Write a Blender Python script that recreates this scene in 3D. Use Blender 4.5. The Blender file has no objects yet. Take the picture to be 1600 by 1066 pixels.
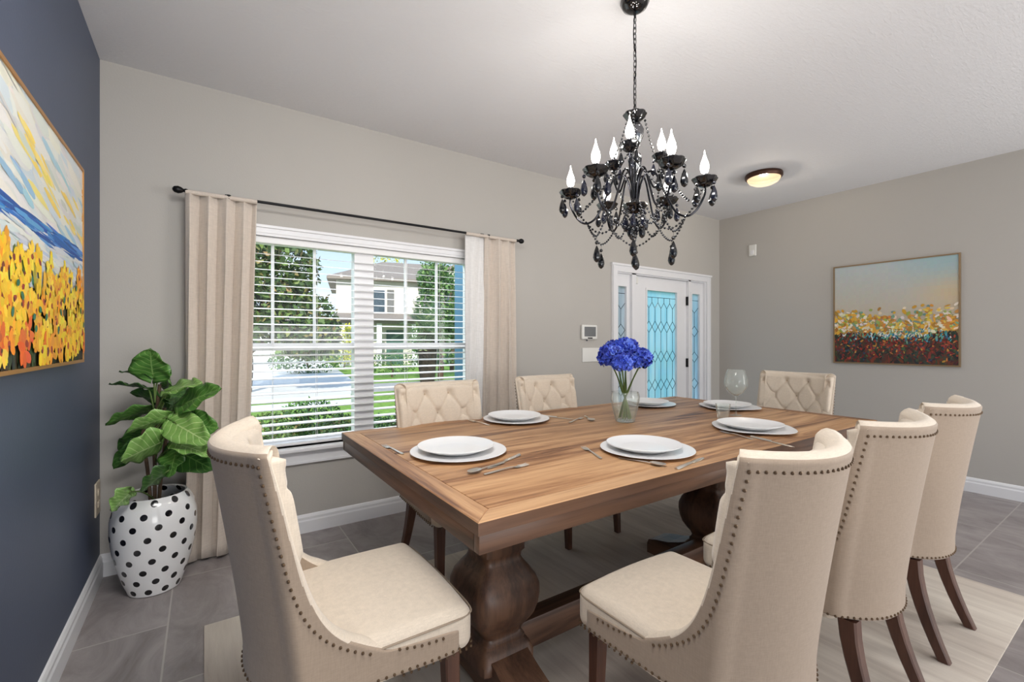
import bpy, bmesh, math, random
from math import sin, cos, pi, sqrt, exp, radians, atan2
from mathutils import Vector, Matrix
random.seed(7)
S = bpy.context.scene
COL = S.collection
# ------------------------------------------------------------------ camera
CZ = 1.24
VW = Vector((.5606, .8281, 0)); RT = Vector((.8281, -.5606, 0))
cam = bpy.data.objects.new('camera', bpy.data.cameras.new('camera'))
COL.objects.link(cam); S.camera = cam
cam.data.sensor_width = 36; cam.data.lens = 16.0
cam.data.clip_start = .05; cam.data.clip_end = 300
cam.location = (0, 0, CZ)
cam.rotation_euler = (radians(90), 0, -atan2(VW.x, VW.y))
def at(px, py, depth):
    """a point of the room measured from the photograph at a given distance"""
    return VW*depth + RT*((px-800)/711*depth) + Vector((0, 0, CZ + (533-py)/711*depth))
# ------------------------------------------------------------------ world
def lin(c):
    return tuple((x/255/12.92 if x/255 <= .04045 else ((x/255+.055)/1.055)**2.4) for x in c) + (1,)
W = bpy.data.worlds.new('sky'); S.world = W; W.use_nodes = True
nt = W.node_tree; nd = nt.nodes; lk = nt.links; nd.clear()
wo = nd.new('ShaderNodeOutputWorld'); bg = nd.new('ShaderNodeBackground')
tc = nd.new('ShaderNodeTexCoord'); sx = nd.new('ShaderNodeSeparateXYZ')
lk.new(tc.outputs['Generated'], sx.inputs[0])
rp = nd.new('ShaderNodeValToRGB')
rp.color_ramp.elements[0].position = 0; rp.color_ramp.elements[0].color = (.72, .84, .95, 1)
rp.color_ramp.elements[1].position = .6; rp.color_ramp.elements[1].color = (.20, .42, .80, 1)
lk.new(sx.outputs['Z'], rp.inputs[0])
nz = nd.new('ShaderNodeTexNoise'); nz.inputs['Scale'].default_value = 3.2; nz.inputs['Detail'].default_value = 7
mp = nd.new('ShaderNodeMapping'); mp.inputs['Scale'].default_value = (1, 1, 2.6)
lk.new(tc.outputs['Generated'], mp.inputs[0]); lk.new(mp.outputs[0], nz.inputs['Vector'])
cr = nd.new('ShaderNodeValToRGB'); cr.color_ramp.elements[0].position = .47; cr.color_ramp.elements[1].position = .66
lk.new(nz.outputs[0], cr.inputs[0])
mx = nd.new('ShaderNodeMixRGB'); mx.inputs[2].default_value = (.95, .96, .98, 1)
lk.new(cr.outputs[0], mx.inputs[0]); lk.new(rp.outputs[0], mx.inputs[1]); lk.new(mx.outputs[0], bg.inputs[0])
bg.inputs[1].default_value = 1.0
lk.new(bg.outputs[0], wo.inputs[0])
# sun stands behind the house, so it lights the street and not the room
def lamp(name, kind, energy, loc, rot=(0, 0, 0), color=(1, 1, 1), parent=None, **kw):
    l = bpy.data.lights.new(name, kind); l.energy = energy; l.color = color
    for k, v in kw.items(): setattr(l, k, v)
    o = bpy.data.objects.new(name, l); COL.objects.link(o); o.location = loc; o.rotation_euler = rot
    if parent: o.parent = parent
    return o
def aim(o, d):
    o.rotation_euler = Vector(d).to_track_quat('-Z', 'Y').to_euler()
sun = lamp('sun', 'SUN', 4.0, (0, -5, 8), color=(1, .95, .87), angle=radians(1))
aim(sun, (.35, .75, -.52))
# added fill lamps, unseen: outside the window, behind the camera, overhead, at right
a1 = lamp('window_fill', 'AREA', 230, (.7, 5.2, 4.2), color=(.97, .98, 1), shape='RECTANGLE', size=2.4, size_y=1.6)  # added soft light pushed in through the window from above
aim(a1, (-.02, -1, -.85))
a2 = lamp('rear_fill', 'AREA', 75, (.7, -2.95, .9), color=(1, .98, .95), shape='RECTANGLE', size=3.6, size_y=1.7)  # added fill aimed up at the ceiling, no patio is there
aim(a2, (.0, 1, .9))
a3 = lamp('overhead_fill', 'AREA', 48, (.35, .80, 2.70), color=(1, .98, .95), shape='RECTANGLE', size=1.1, size_y=1.0)  # added overhead fill for the left side, no fixture
aim(a3, (.1, .3, -1))
a4 = lamp('side_fill', 'AREA', 85, (5.1, -1.9, 1.35), color=(1, .985, .96), shape='RECTANGLE', size=2.2, size_y=2.2)  # added side fill in front of a solid wall, no hall
aim(a4, (-.85, .8, .1))
S.view_settings.view_transform = 'Standard'; S.view_settings.look = 'None'
S.view_settings.exposure = 0.5; S.view_settings.gamma = 1; S.view_settings.use_curve_mapping = False
S.cycles.max_bounces = 8; S.cycles.diffuse_bounces = 5; S.cycles.transparent_max_bounces = 16
S.cycles.caustics_reflective = False; S.cycles.caustics_refractive = False
S.cycles.sample_clamp_indirect = 6

# ------------------------------------------------------------------ materials
def new_mat(name):
    m = bpy.data.materials.new(name); m.use_nodes = True
    return m, m.node_tree.nodes, m.node_tree.links, m.node_tree.nodes['Principled BSDF']
def coords(n, l, scale=(1, 1, 1), rot=(0, 0, 0), src='Object'):
    t = n.new('ShaderNodeTexCoord'); m = n.new('ShaderNodeMapping')
    m.inputs['Scale'].default_value = scale; m.inputs['Rotation'].default_value = rot
    l.new(t.outputs[src], m.inputs[0]); return m.outputs[0]
def noise(n, l, vec, scale, detail=4, rough=.55, dist=0):
    t = n.new('ShaderNodeTexNoise'); t.inputs['Scale'].default_value = scale; t.inputs['Detail'].default_value = detail
    t.inputs['Roughness'].default_value = rough; t.inputs['Distortion'].default_value = dist
    if vec is not None: l.new(vec, t.inputs['Vector'])
    return t.outputs[0]
def ramp(n, l, fac, stops):
    r = n.new('ShaderNodeValToRGB'); e = r.color_ramp.elements
    while len(e) < len(stops): e.new(.5)
    for i, (p, c) in enumerate(stops):
        e[i].position = p; e[i].color = c if len(c) == 4 else lin(c)
    l.new(fac, r.inputs[0]); return r.outputs[0]
def bump(n, l, b, h, strength=.2, dist=.01):
    k = n.new('ShaderNodeBump'); k.inputs['Strength'].default_value = strength; k.inputs['Distance'].default_value = dist
    l.new(h, k.inputs['Height']); l.new(k.outputs[0], b.inputs['Normal'])
def plain(name, rgb, rough=.5, metal=0, var=.06, scale=6, bmp=0, bscale=60, spec=.5, trans=0, coat=0):
    m, n, l, b = new_mat(name)
    v = coords(n, l)
    c = lin(rgb)
    lo = tuple(x*(1-var) for x in c[:3])+(1,); hi = tuple(min(1, x*(1+var)) for x in c[:3])+(1,)
    l.new(ramp(n, l, noise(n, l, v, scale), [(.3, lo), (.7, hi)]), b.inputs['Base Color'])
    b.inputs['Roughness'].default_value = rough; b.inputs['Metallic'].default_value = metal
    b.inputs['Specular IOR Level'].default_value = spec
    if trans: b.inputs['Transmission Weight'].default_value = trans
    if coat: b.inputs['Coat Weight'].default_value = coat
    if bmp: bump(n, l, b, noise(n, l, v, bscale, 3), bmp, .004)
    return m
def wood(name, stops, grain=0, sc=1.0, rough=.45, fine=1.0):
    """grain: axis 0 = X, 1 = Y, 2 = Z"""
    m, n, l, b = new_mat(name)
    s = [9*sc, 9*sc, 9*sc]; s[grain] = .75*sc
    s2 = [70*sc, 70*sc, 70*sc]; s2[grain] = 2.2*sc
    f1 = noise(n, l, coords(n, l, tuple(s)), 1, 6, .62, .9)
    f2 = noise(n, l, coords(n, l, tuple(s2)), 1, 4, .6, .3)
    a = n.new('ShaderNodeMath'); a.operation = 'MULTIPLY_ADD'; a.inputs[1].default_value = .30*fine
    l.new(f2, a.inputs[0]); 
    q = n.new('ShaderNodeMath'); q.operation = 'SUBTRACT'; q.inputs[1].default_value = .15*fine
    l.new(f1, q.inputs[0]); l.new(q.outputs[0], a.inputs[2])
    l.new(ramp(n, l, a.outputs[0], stops), b.inputs['Base Color'])
    b.inputs['Roughness'].default_value = rough
    bump(n, l, b, a.outputs[0], .25, .002)
    return m
def fabric(name, rgb, weave=420, var=.05):
    m, n, l, b = new_mat(name)
    v = coords(n, l)
    w1 = noise(n, l, coords(n, l, (weave, weave, weave*.08)), 1, 2)
    w2 = noise(n, l, coords(n, l, (weave*.12, weave*.12, weave)), 1, 2)
    a = n.new('ShaderNodeMath'); a.operation = 'ADD'; l.new(w1, a.inputs[0]); l.new(w2, a.inputs[1])
    h = n.new('ShaderNodeMath'); h.operation = 'MULTIPLY'; h.inputs[1].default_value = .5; l.new(a.outputs[0], h.inputs[0])
    c = lin(rgb); lo = tuple(x*(1-var*2.2) for x in c[:3])+(1,); hi = tuple(min(1, x*(1+var*1.5)) for x in c[:3])+(1,)
    l.new(ramp(n, l, h.outputs[0], [(.32, lo), (.68, hi)]), b.inputs['Base Color'])
    b.inputs['Roughness'].default_value = .9; b.inputs['Specular IOR Level'].default_value = .25
    b.inputs['Sheen Weight'].default_value = .25; b.inputs['Sheen Roughness'].default_value = .5
    bump(n, l, b, h.outputs[0], .25, .0015)
    return m
def glass(name, rgb=(255, 255, 255), tint=1, rough=0.0, mixf=.12, refl=.06, haze=0):
    """thin clear glass: see-through with a faint reflection"""
    m = bpy.data.materials.new(name); m.use_nodes = True; n = m.node_tree.nodes; l = m.node_tree.links; n.clear()
    o = n.new('ShaderNodeOutputMaterial'); t = n.new('ShaderNodeBsdfTransparent'); g = n.new('ShaderNodeBsdfGlossy')
    t.inputs[0].default_value = lin(rgb); g.inputs['Roughness'].default_value = rough
    fr = n.new('ShaderNodeLayerWeight'); fr.inputs[0].default_value = mixf
    mu = n.new('ShaderNodeMath'); mu.operation = 'MULTIPLY_ADD'; mu.inputs[1].default_value = .55; mu.inputs[2].default_value = refl*.5
    l.new(fr.outputs['Fresnel'], mu.inputs[0])
    x = n.new('ShaderNodeMixShader'); l.new(mu.outputs[0], x.inputs[0]); l.new(t.outputs[0], x.inputs[1]); l.new(g.outputs[0], x.inputs[2])
    if haze:
        dd = n.new('ShaderNodeBsdfDiffuse'); dd.inputs[0].default_value = (.9, .92, .9, 1); y = n.new('ShaderNodeMixShader'); y.inputs[0].default_value = haze
        l.new(x.outputs[0], y.inputs[1]); l.new(dd.outputs[0], y.inputs[2]); x = y
    l.new(x.outputs[0], o.inputs[0]); return m
def emit(name, rgb, s):
    m, n, l, b = new_mat(name)
    b.inputs['Base Color'].default_value = lin(rgb); b.inputs['Emission Color'].default_value = lin(rgb)
    b.inputs['Emission Strength'].default_value = s; b.inputs['Roughness'].default_value = .3
    return m
def attr_mat(name, rough=.55, emb=.35):
    m, n, l, b = new_mat(name)
    a = n.new('ShaderNodeAttribute'); a.attribute_name = 'paint'; l.new(a.outputs['Color'], b.inputs['Base Color'])
    b.inputs['Roughness'].default_value = rough
    bump(n, l, b, noise(n, l, coords(n, l, (90, 90, 90)), 1, 4), emb, .003)
    return m
M = {}
def wallpaint(name, rgb, b2=.12):
    return plain(name, rgb, rough=.75, var=.012, scale=1.2, bmp=b2, bscale=120, spec=.3)
M['wall'] = wallpaint('warm grey wall paint', (180, 176, 170))
M['navy'] = plain('navy wall paint', (74, 83, 104), rough=.5, var=.05, scale=2, bmp=.08, bscale=90, spec=.5)
M['white'] = plain('white semi-gloss trim', (226, 226, 228), rough=.35, var=.01)
M['white_plastic'] = plain('white plastic', (222, 221, 216), rough=.45, var=.01)
M['beige_plastic'] = plain('almond plastic', (214, 200, 180), rough=.45, var=.01)
M['blind'] = plain('white faux wood slats', (232, 232, 232), rough=.4, var=.01)
# ceiling with knockdown texture
m, n, l, b = new_mat('textured ceiling paint'); M['ceiling'] = m
b.inputs['Base Color'].default_value = lin((226, 226, 228)); b.inputs['Roughness'].default_value = .85
bump(n, l, b, noise(n, l, coords(n, l, (26, 70, 1)), 1, 6, .7, .6), .6, .006)
# floor tiles
m, n, l, b = new_mat('grey porcelain floor tile'); M['floor'] = m
g = n.new('ShaderNodeNewGeometry'); s = n.new('ShaderNodeSeparateXYZ'); l.new(g.outputs['Position'], s.inputs[0])
def mth(op, a, bb=None, c=None):
    k = n.new('ShaderNodeMath'); k.operation = op
    for i, v in enumerate((a, bb, c)):
        if v is None: continue
        if isinstance(v, (int, float)): k.inputs[i].default_value = v
        else: l.new(v, k.inputs[i])
    return k.outputs[0]
TX = .88; TY = .895
u = mth('DIVIDE', mth('ADD', s.outputs[0], .13), TX)
col_ = mth('FLOOR', u)
fx = mth('ABSOLUTE', mth('SUBTRACT', mth('FRACT', mth('ADD', u, .5)), .5))
inc = mth('LESS_THAN', mth('ABSOLUTE', col_), .5)
v_ = mth('DIVIDE', mth('ADD', mth('SUBTRACT', s.outputs[1], .70), mth('MULTIPLY', inc, .44)), TY)
fy = mth('ABSOLUTE', mth('SUBTRACT', mth('FRACT', mth('ADD', v_, .5)), .5))
grout = mth('MAXIMUM', mth('LESS_THAN', fx, .0038), mth('LESS_THAN', fy, .0038))
tid = n.new('ShaderNodeCombineXYZ'); l.new(col_, tid.inputs[0]); l.new(mth('FLOOR', v_), tid.inputs[1])
va = n.new('ShaderNodeVectorMath'); va.operation = 'MULTIPLY_ADD'; va.inputs[1].default_value = (7.3, 3.1, 5)
l.new(tid.outputs[0], va.inputs[0]); l.new(g.outputs['Position'], va.inputs[2])
mpv = n.new('ShaderNodeMapping'); mpv.inputs['Scale'].default_value = (3.2, 1.6, 1); mpv.inputs['Rotation'].default_value = (0, 0, .5)
l.new(va.outputs[0], mpv.inputs[0])
f = noise(n, l, mpv.outputs[0], 1.6, 9, .68, .8)
tile = ramp(n, l, f, [(.25, (112, 104, 103)), (.45, (138, 131, 130)), (.6, (154, 147, 146)), (.8, (172, 165, 162))])
mixg = n.new('ShaderNodeMixRGB'); l.new(grout, mixg.inputs[0]); l.new(tile, mixg.inputs[1]); mixg.inputs[2].default_value = lin((172, 166, 162))
l.new(mixg.outputs[0], b.inputs['Base Color']); b.inputs['Roughness'].default_value = .42
bump(n, l, b, f, .15, .004)
# woven pale rug with long streaks
m, n, l, b = new_mat('pale streaked flatweave'); M['rug'] = m
f = noise(n, l, coords(n, l, (16, 1.1, 1)), 1, 7, .65, .35)
f2 = noise(n, l, coords(n, l, (2.2, .8, 1)), 1, 3)
ad = n.new('ShaderNodeMath'); ad.operation = 'MULTIPLY_ADD'; ad.inputs[1].default_value = .5; l.new(f, ad.inputs[0])
hh = n.new('ShaderNodeMath'); hh.operation = 'MULTIPLY'; hh.inputs[1].default_value = .5; l.new(f2, hh.inputs[0]); l.new(hh.outputs[0], ad.inputs[2])
l.new(ramp(n, l, ad.outputs[0], [(.34, (158, 145, 134)), (.48, (190, 179, 167)), (.64, (212, 203, 190))]), b.inputs['Base Color'])
b.inputs['Roughness'].default_value = .9
bump(n, l, b, noise(n, l, coords(n, l, (300, 300, 300)), 1, 2), .3, .002)
TOPST = [(.28, (60, 36, 23)), (.37, (110, 73, 48)), (.44, (148, 106, 72)), (.53, (180, 137, 97)), (.64, (200, 158, 116)), (.78, (150, 108, 74))]
SIDEST = [(.28, (44, 29, 22)), (.42, (72, 49, 36)), (.54, (98, 69, 51)), (.66, (112, 80, 60)), (.8, (80, 55, 41))]
LEGST = [(.3, (56, 34, 26)), (.5, (80, 50, 38)), (.7, (100, 66, 50))]
M['table_top'] = wood('rustic walnut top', TOPST, 0)
M['table_end'] = wood('rustic walnut end board', TOPST, 1)
M['apron_x'] = wood('dark walnut apron along', SIDEST, 0)
M['apron_y'] = wood('dark walnut apron across', SIDEST, 1)
M['table_leg'] = wood('dark walnut turned', SIDEST, 2)
M['chair_leg'] = wood('walnut chair leg', LEGST, 2)
M['linen'] = fabric('shaded oatmeal linen', (158, 140, 122))  # oatmeal cloth, colour darkened to stand in for shade on the backs
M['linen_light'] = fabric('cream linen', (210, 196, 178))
M['seam'] = plain('linen seam', (150, 134, 116), rough=.9)
M['nail'] = plain('antique brass nail', (112, 92, 72), rough=.4, metal=.7)
M['tuft_button'] = plain('covered button', (176, 158, 136), rough=.9)
M['curtain'] = fabric('taupe curtain cloth', (206, 194, 182), weave=200)
M['lining'] = fabric('white curtain lining', (222, 220, 218), weave=200)
M['black_metal'] = plain('black iron', (26, 26, 28), rough=.35, metal=.7)
M['gunmetal'] = plain('polished gunmetal', (52, 52, 56), rough=.2, metal=.95)
M['chrome'] = plain('chrome', (170, 170, 175), rough=.15, metal=1)
M['black_glass'] = plain('black glass', (8, 8, 10), rough=.10, spec=.6, coat=.2)
M['navy_glass'] = plain('blue black crystal', (18, 20, 34), rough=.08, spec=.7, coat=.3)
M['smoke_glass'] = glass('smoked glass', (150, 150, 156), mixf=.35, refl=.3)
def glow_glass(name, rgb, s):
    m = bpy.data.materials.new(name); m.use_nodes = True; n = m.node_tree.nodes; l = m.node_tree.links; n.clear()
    o = n.new('ShaderNodeOutputMaterial'); t = n.new('ShaderNodeBsdfTransparent'); e = n.new('ShaderNodeEmission'); a = n.new('ShaderNodeAddShader')
    e.inputs[0].default_value = lin(rgb); e.inputs[1].default_value = s; t.inputs[0].default_value = (.8, .8, .8, 1)
    l.new(t.outputs[0], a.inputs[0]); l.new(e.outputs[0], a.inputs[1]); l.new(a.outputs[0], o.inputs[0]); return m
M['bulb'] = glow_glass('lit bulb', (255, 250, 240), 3)
M['china'] = plain('white china', (236, 236, 236), rough=.28, var=.005, coat=.05)
M['silver'] = plain('silver', (226, 220, 210), rough=.33, metal=1)
M['pot_soil'] = plain('potting soil', (52, 40, 32), rough=1, var=.3, scale=40, bmp=.8)
M['stem'] = plain('green stem', (92, 116, 58), rough=.6, var=.2)
M['bark'] = plain('brown stem bark', (84, 66, 50), rough=.85, var=.25, scale=30, bmp=.5)
M['clear'] = glass('clear glass', (252, 254, 253), mixf=.12, refl=.05, haze=.07)
M['pane'] = glass('window pane', (250, 252, 252), mixf=.05, refl=.03)
M['thermo_screen'] = plain('grey keypad screen', (112, 114, 116), rough=.2)
M['bronze'] = plain('dark bronze', (72, 46, 34), rough=.4, metal=.6)
M['bowl_glow'] = glow_glass('lit alabaster glass', (255, 222, 178), .42)
M['gold'] = plain('gold frame', (186, 134, 74), rough=.35, metal=.5)
M['old_gold'] = plain('aged gold frame', (140, 118, 90), rough=.45, metal=.4)
M['paint'] = attr_mat('oil paint')
M['water'] = glass('water', (250, 253, 251), mixf=.08, refl=.03)

# ------------------------------------------------------------------ mesh helpers
class MB:
    def __init__(s): s.v = []; s.f = []; s.m = []
    def add(s, vs, fs, mi=0):
        o = len(s.v); s.v += [tuple(v) for v in vs]; s.f += [tuple(i+o for i in f) for f in fs]; s.m += [mi]*len(fs)
    def box(s, x0, x1, y0, y1, z0, z1, mi=0):
        s.add([(x0,y0,z0),(x1,y0,z0),(x1,y1,z0),(x0,y1,z0),(x0,y0,z1),(x1,y0,z1),(x1,y1,z1),(x0,y1,z1)],
              [(0,3,2,1),(4,5,6,7),(0,1,5,4),(1,2,6,5),(2,3,7,6),(3,0,4,7)], mi)
    def rbox(s, x0, x1, y0, y1, z0, z1, r, crown=0, k=3, mi=0, n=5):
        """rounded box; crown lifts the middle of the top"""
        c = Vector(((x0+x1)/2, (y0+y1)/2, (z0+z1)/2)); h = Vector((abs(x1-x0)/2, abs(y1-y0)/2, abs(z1-z0)/2))
        r = min(r, h.x*.999, h.y*.999, h.z*.999)
        def ax(hh):
            e = [hh-r*(1-cos(pi/2*i/k*.999)) if False else hh-r+r*sin(pi/4*i/k)*1.4142 if False else hh-r+r*i/k for i in range(k+1)]
            mid = [-(hh-r)+2*(hh-r)*i/n for i in range(1, n)]
            return [-x for x in reversed(e)] + mid + e
        A = [ax(h.x), ax(h.y), ax(h.z)]
        def warp(p):
            q = Vector([max(-(h[i]-r), min(h[i]-r, p[i])) for i in range(3)])
            d = p-q
            if d.length > 1e-9:
                # soften the cube direction so arcs are even
                d = Vector([math.tan(max(-1, min(1, d[i]/r))*pi/4) for i in range(3)]); d.normalize(); p = q+d*r
            if crown:
                w = max(0, 1-(p.x/h.x)**2)*max(0, 1-(p.y/h.y)**2)
                p = p+Vector((0, 0, crown*w*(p.z/h.z if p.z > 0 else 0)))
            return c+p
        for a, b, cc, sg in ((0,1,2,1),(0,1,2,-1),(1,2,0,1),(1,2,0,-1),(2,0,1,1),(2,0,1,-1)):
            U = A[a]; V = A[b]; vs = []
            for u in U:
                for v in V:
                    p = Vector((0,0,0)); p[a] = u; p[b] = v; p[cc] = sg*h[cc]; vs.append(warp(p))
            nv = len(V); fs = []
            for i in range(len(U)-1):
                for j in range(nv-1):
                    q = (i*nv+j, (i+1)*nv+j, (i+1)*nv+j+1, i*nv+j+1)
                    fs.append(q if sg > 0 else q[::-1])
            s.add(vs, fs, mi)
    def tube(s, pts, rad, n=8, caps=True, mi=0, closed=False):
        pts = [Vector(p) for p in pts]; N = len(pts)
        R = rad if isinstance(rad, (list, tuple)) else [rad]*N
        vs = []; prev = None
        for i, p in enumerate(pts):
            if closed: t = pts[(i+1) % N]-pts[i-1]
            else: t = pts[min(i+1, N-1)]-pts[max(i-1, 0)]
            if t.length < 1e-9: t = Vector((0,0,1))
            t.normalize()
            if prev is None:
                a = Vector((0,0,1)) if abs(t.z) < .9 else Vector((1,0,0))
                u = t.cross(a).normalized()
            else:
                u = prev-t*prev.dot(t)
                if u.length < 1e-6: u = t.cross(Vector((1,0,0)))
                u.normalize()
            prev = u; w = t.cross(u)
            for k in range(n):
                an = 2*pi*k/n; vs.append(p+(u*cos(an)+w*sin(an))*R[i])
        fs = []
        for i in range(N if closed else N-1):
            j = (i+1) % N
            for k in range(n):
                k2 = (k+1) % n; fs.append((i*n+k, i*n+k2, j*n+k2, j*n+k))
        if caps and not closed:
            fs.append(tuple(range(n-1, -1, -1))); fs.append(tuple((N-1)*n+k for k in range(n)))
        s.add(vs, fs, mi)
    def lathe(s, prof, n=24, c=(0, 0, 0), mi=0, wave=None, sq=None, cap=True):
        """prof: (r, z) list; wave(r,z,a)->r multiplier; sq: exponent for square-ish sections"""
        vs = []; N = len(prof)
        for r, z in prof:
            for k in range(n):
                a = 2*pi*k/n; rr = r
                if wave: rr = r*wave(r, z, a)
                if sq:
                    e = sq(z) if callable(sq) else sq
                    rr = r/((abs(cos(a))**e+abs(sin(a))**e)**(1/e))
                vs.append((c[0]+rr*cos(a), c[1]+rr*sin(a), c[2]+z))
        fs = []
        for i in range(N-1):
            for k in range(n):
                k2 = (k+1) % n; fs.append((i*n+k, i*n+k2, (i+1)*n+k2, (i+1)*n+k))
        if cap: fs.append(tuple(range(n-1, -1, -1))); fs.append(tuple((N-1)*n+k for k in range(n)))
        s.add(vs, fs, mi)
    def ball(s, c, r, seg=8, ring=5, sc=(1,1,1), mi=0):
        vs = [(c[0], c[1], c[2]-r*sc[2])]
        for i in range(1, ring):
            ph = -pi/2+pi*i/ring
            for k in range(seg):
                a = 2*pi*k/seg; vs.append((c[0]+r*sc[0]*cos(ph)*cos(a), c[1]+r*sc[1]*cos(ph)*sin(a), c[2]+r*sc[2]*sin(ph)))
        vs.append((c[0], c[1], c[2]+r*sc[2])); fs = []
        for k in range(seg): fs.append((0, 1+(k+1) % seg, 1+k))
        for i in range(ring-2):
            for k in range(seg):
                a = 1+i*seg+k; b = 1+i*seg+(k+1) % seg; fs.append((a, b, b+seg, a+seg))
        L = len(vs)-1; o = 1+(ring-2)*seg
        for k in range(seg): fs.append((o+k, o+(k+1) % seg, L))
        s.add(vs, fs, mi)
    def grid(s, fn, nu, nv, mi=0, flip=False):
        vs = [fn(i/nu, j/nv) for i in range(nu+1) for j in range(nv+1)]
        fs = []
        for i in range(nu):
            for j in range(nv):
                q = (i*(nv+1)+j, (i+1)*(nv+1)+j, (i+1)*(nv+1)+j+1, i*(nv+1)+j+1); fs.append(q[::-1] if flip else q)
        s.add(vs, fs, mi)
    def build(s, name, mat, parent=None, smooth=True, loc=None, sub=0, angle=40):
        me = bpy.data.meshes.new(name); me.from_pydata(s.v, [], s.f); me.validate(); 
        bm = bmesh.new(); bm.from_mesh(me); bmesh.ops.remove_doubles(bm, verts=bm.verts, dist=1e-5)
        bmesh.ops.recalc_face_normals(bm, faces=bm.faces) if not getattr(s, 'keepn', False) else None
        if smooth:
            for f in bm.faces: f.smooth = True
            for e in bm.edges:
                if len(e.link_faces) == 2 and e.calc_face_angle(0) > radians(angle): e.smooth = False
        bm.to_mesh(me); bm.free()
        mats = mat if isinstance(mat, (list, tuple)) else [mat]
        for q in mats: me.materials.append(q)
        o = bpy.data.objects.new(name, me); COL.objects.link(o)
        if parent: o.parent = parent
        if loc: o.location = loc
        if sub:
            md = o.modifiers.new('smooth', 'SUBSURF'); md.levels = sub; md.render_levels = sub
        return o
def tag(o, label=None, cat=None, group=None, kind=None):
    if label: o['label'] = label
    if cat: o['category'] = cat
    if group: o['group'] = group
    if kind: o['kind'] = kind
    return o
def thing(name, label, cat, loc=(0, 0, 0), rz=0, group=None, kind=None):
    o = bpy.data.objects.new(name, None); COL.objects.link(o); o.location = loc; o.rotation_euler = (0, 0, rz)
    o.empty_display_size = .1
    return tag(o, label, cat, group, kind)
def dup(root, label, loc, rz=0, group=None, scale=None):
    r = root.copy(); COL.objects.link(r); r.location = loc; r.rotation_euler = (0, 0, rz); r['label'] = label
    if group: r['group'] = group
    if scale: r.scale = scale
    for ch in list(root.children):
        c = ch.copy(); COL.objects.link(c); c.parent = r
        for g in list(ch.children):
            d = g.copy(); COL.objects.link(d); d.parent = c
    return r
def smooth_path(P, n=8):
    P = [Vector(p) for p in P]; out = []
    for i in range(len(P)-1):
        p0 = P[max(i-1, 0)]; p1 = P[i]; p2 = P[i+1]; p3 = P[min(i+2, len(P)-1)]
        for k in range(n):
            t = k/n; out.append(.5*((2*p1)+(p2-p0)*t+(2*p0-5*p1+4*p2-p3)*t*t+(3*p1-p0-3*p2+p3)*t**3))
    out.append(P[-1]); return out

# ------------------------------------------------------------------ room
XL, XR, YF, YB, H = -.453, 5.231, 3.194, -3.2, 2.72
T = .14
WX0, WX1, WZ0, WZ1 = .08, 1.79, .56, 1.895      # window opening
DX0, DX1, DZ1 = 3.425, 4.945, 1.94               # door opening
b = MB(); b.box(XL-T, XR+T, YB, YF+T, -.12, 0); tag(b.build('floor', M['floor'], smooth=False), 'large grey porcelain floor tiles with pale grout', 'floor', kind='structure')
b = MB(); b.box(XL-T, XR+T, YB, YF+T, H, H+.15); tag(b.build('ceiling', M['ceiling'], smooth=False), 'flat pale grey ceiling with a brushed texture', 'ceiling', kind='structure')
b = MB()
b.box(XL-T, WX0, YF, YF+T, 0, H); b.box(WX0, WX1, YF, YF+T, 0, WZ0); b.box(WX0, WX1, YF, YF+T, WZ1, H)
b.box(WX1, DX0, YF, YF+T, 0, H); b.box(DX0, DX1, YF, YF+T, DZ1, H); b.box(DX1, XR+T, YF, YF+T, 0, H)
tag(b.build('wall_back', M['wall'], smooth=False), 'warm grey wall with the window and the front door', 'wall', kind='structure')
b = MB(); b.box(XL-T, XL, YB, YF, 0, H); tag(b.build('wall_left', M['navy'], smooth=False), 'dark navy accent wall', 'wall', kind='structure')
b = MB(); b.box(XR, XR+T, YB, YF, 0, H); tag(b.build('wall_right', M['wall'], smooth=False), 'warm grey wall carrying the smaller painting', 'wall', kind='structure')
b = MB(); b.box(XL, -.9+.0, YB-T, YB, 0, H) if False else None
b.box(XL-T, -.3, YB-T, YB, 0, H); b.box(4.6, XR+T, YB-T, YB, 0, H); b.box(-.3, 4.6, YB-T, YB, 2.4, H)
tag(b.build('wall_front', M['wall'], smooth=False), 'warm grey wall with a wide opening behind the viewer', 'wall', kind='structure')
def base(name, pts, label):
    """pts: start, end, inward normal"""
    (x0, y0), (x1, y1), (nx, ny) = pts; b = MB()
    prof = [(0, 0), (.016, 0), (.016, .075), (.012, .085), (.012, .10), (.006, .113), (0, .118)]
    vs = []; 
    for (x, y) in ((x0, y0), (x1, y1)):
        for d, z in prof: vs.append((x+nx*d, y+ny*d, z))
    k = len(prof); b.add(vs, [(i, i+1, k+i+1, k+i) for i in range(k-1)]+[tuple(range(k)), tuple(range(2*k-1, k-1, -1))])
    tag(b.build(name, M['white'], smooth=False), label, 'baseboard', kind='structure')
base('baseboard_back', ((XL, YF), (3.353, YF), (0, -1)), 'white moulded baseboard under the window')
base('baseboard_left', ((XL, YB), (XL, YF), (1, 0)), 'white baseboard along the navy wall')
base('baseboard_right', ((XR, YB), (XR, YF), (-1, 0)), 'white baseboard along the wall with the smaller painting')

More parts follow.
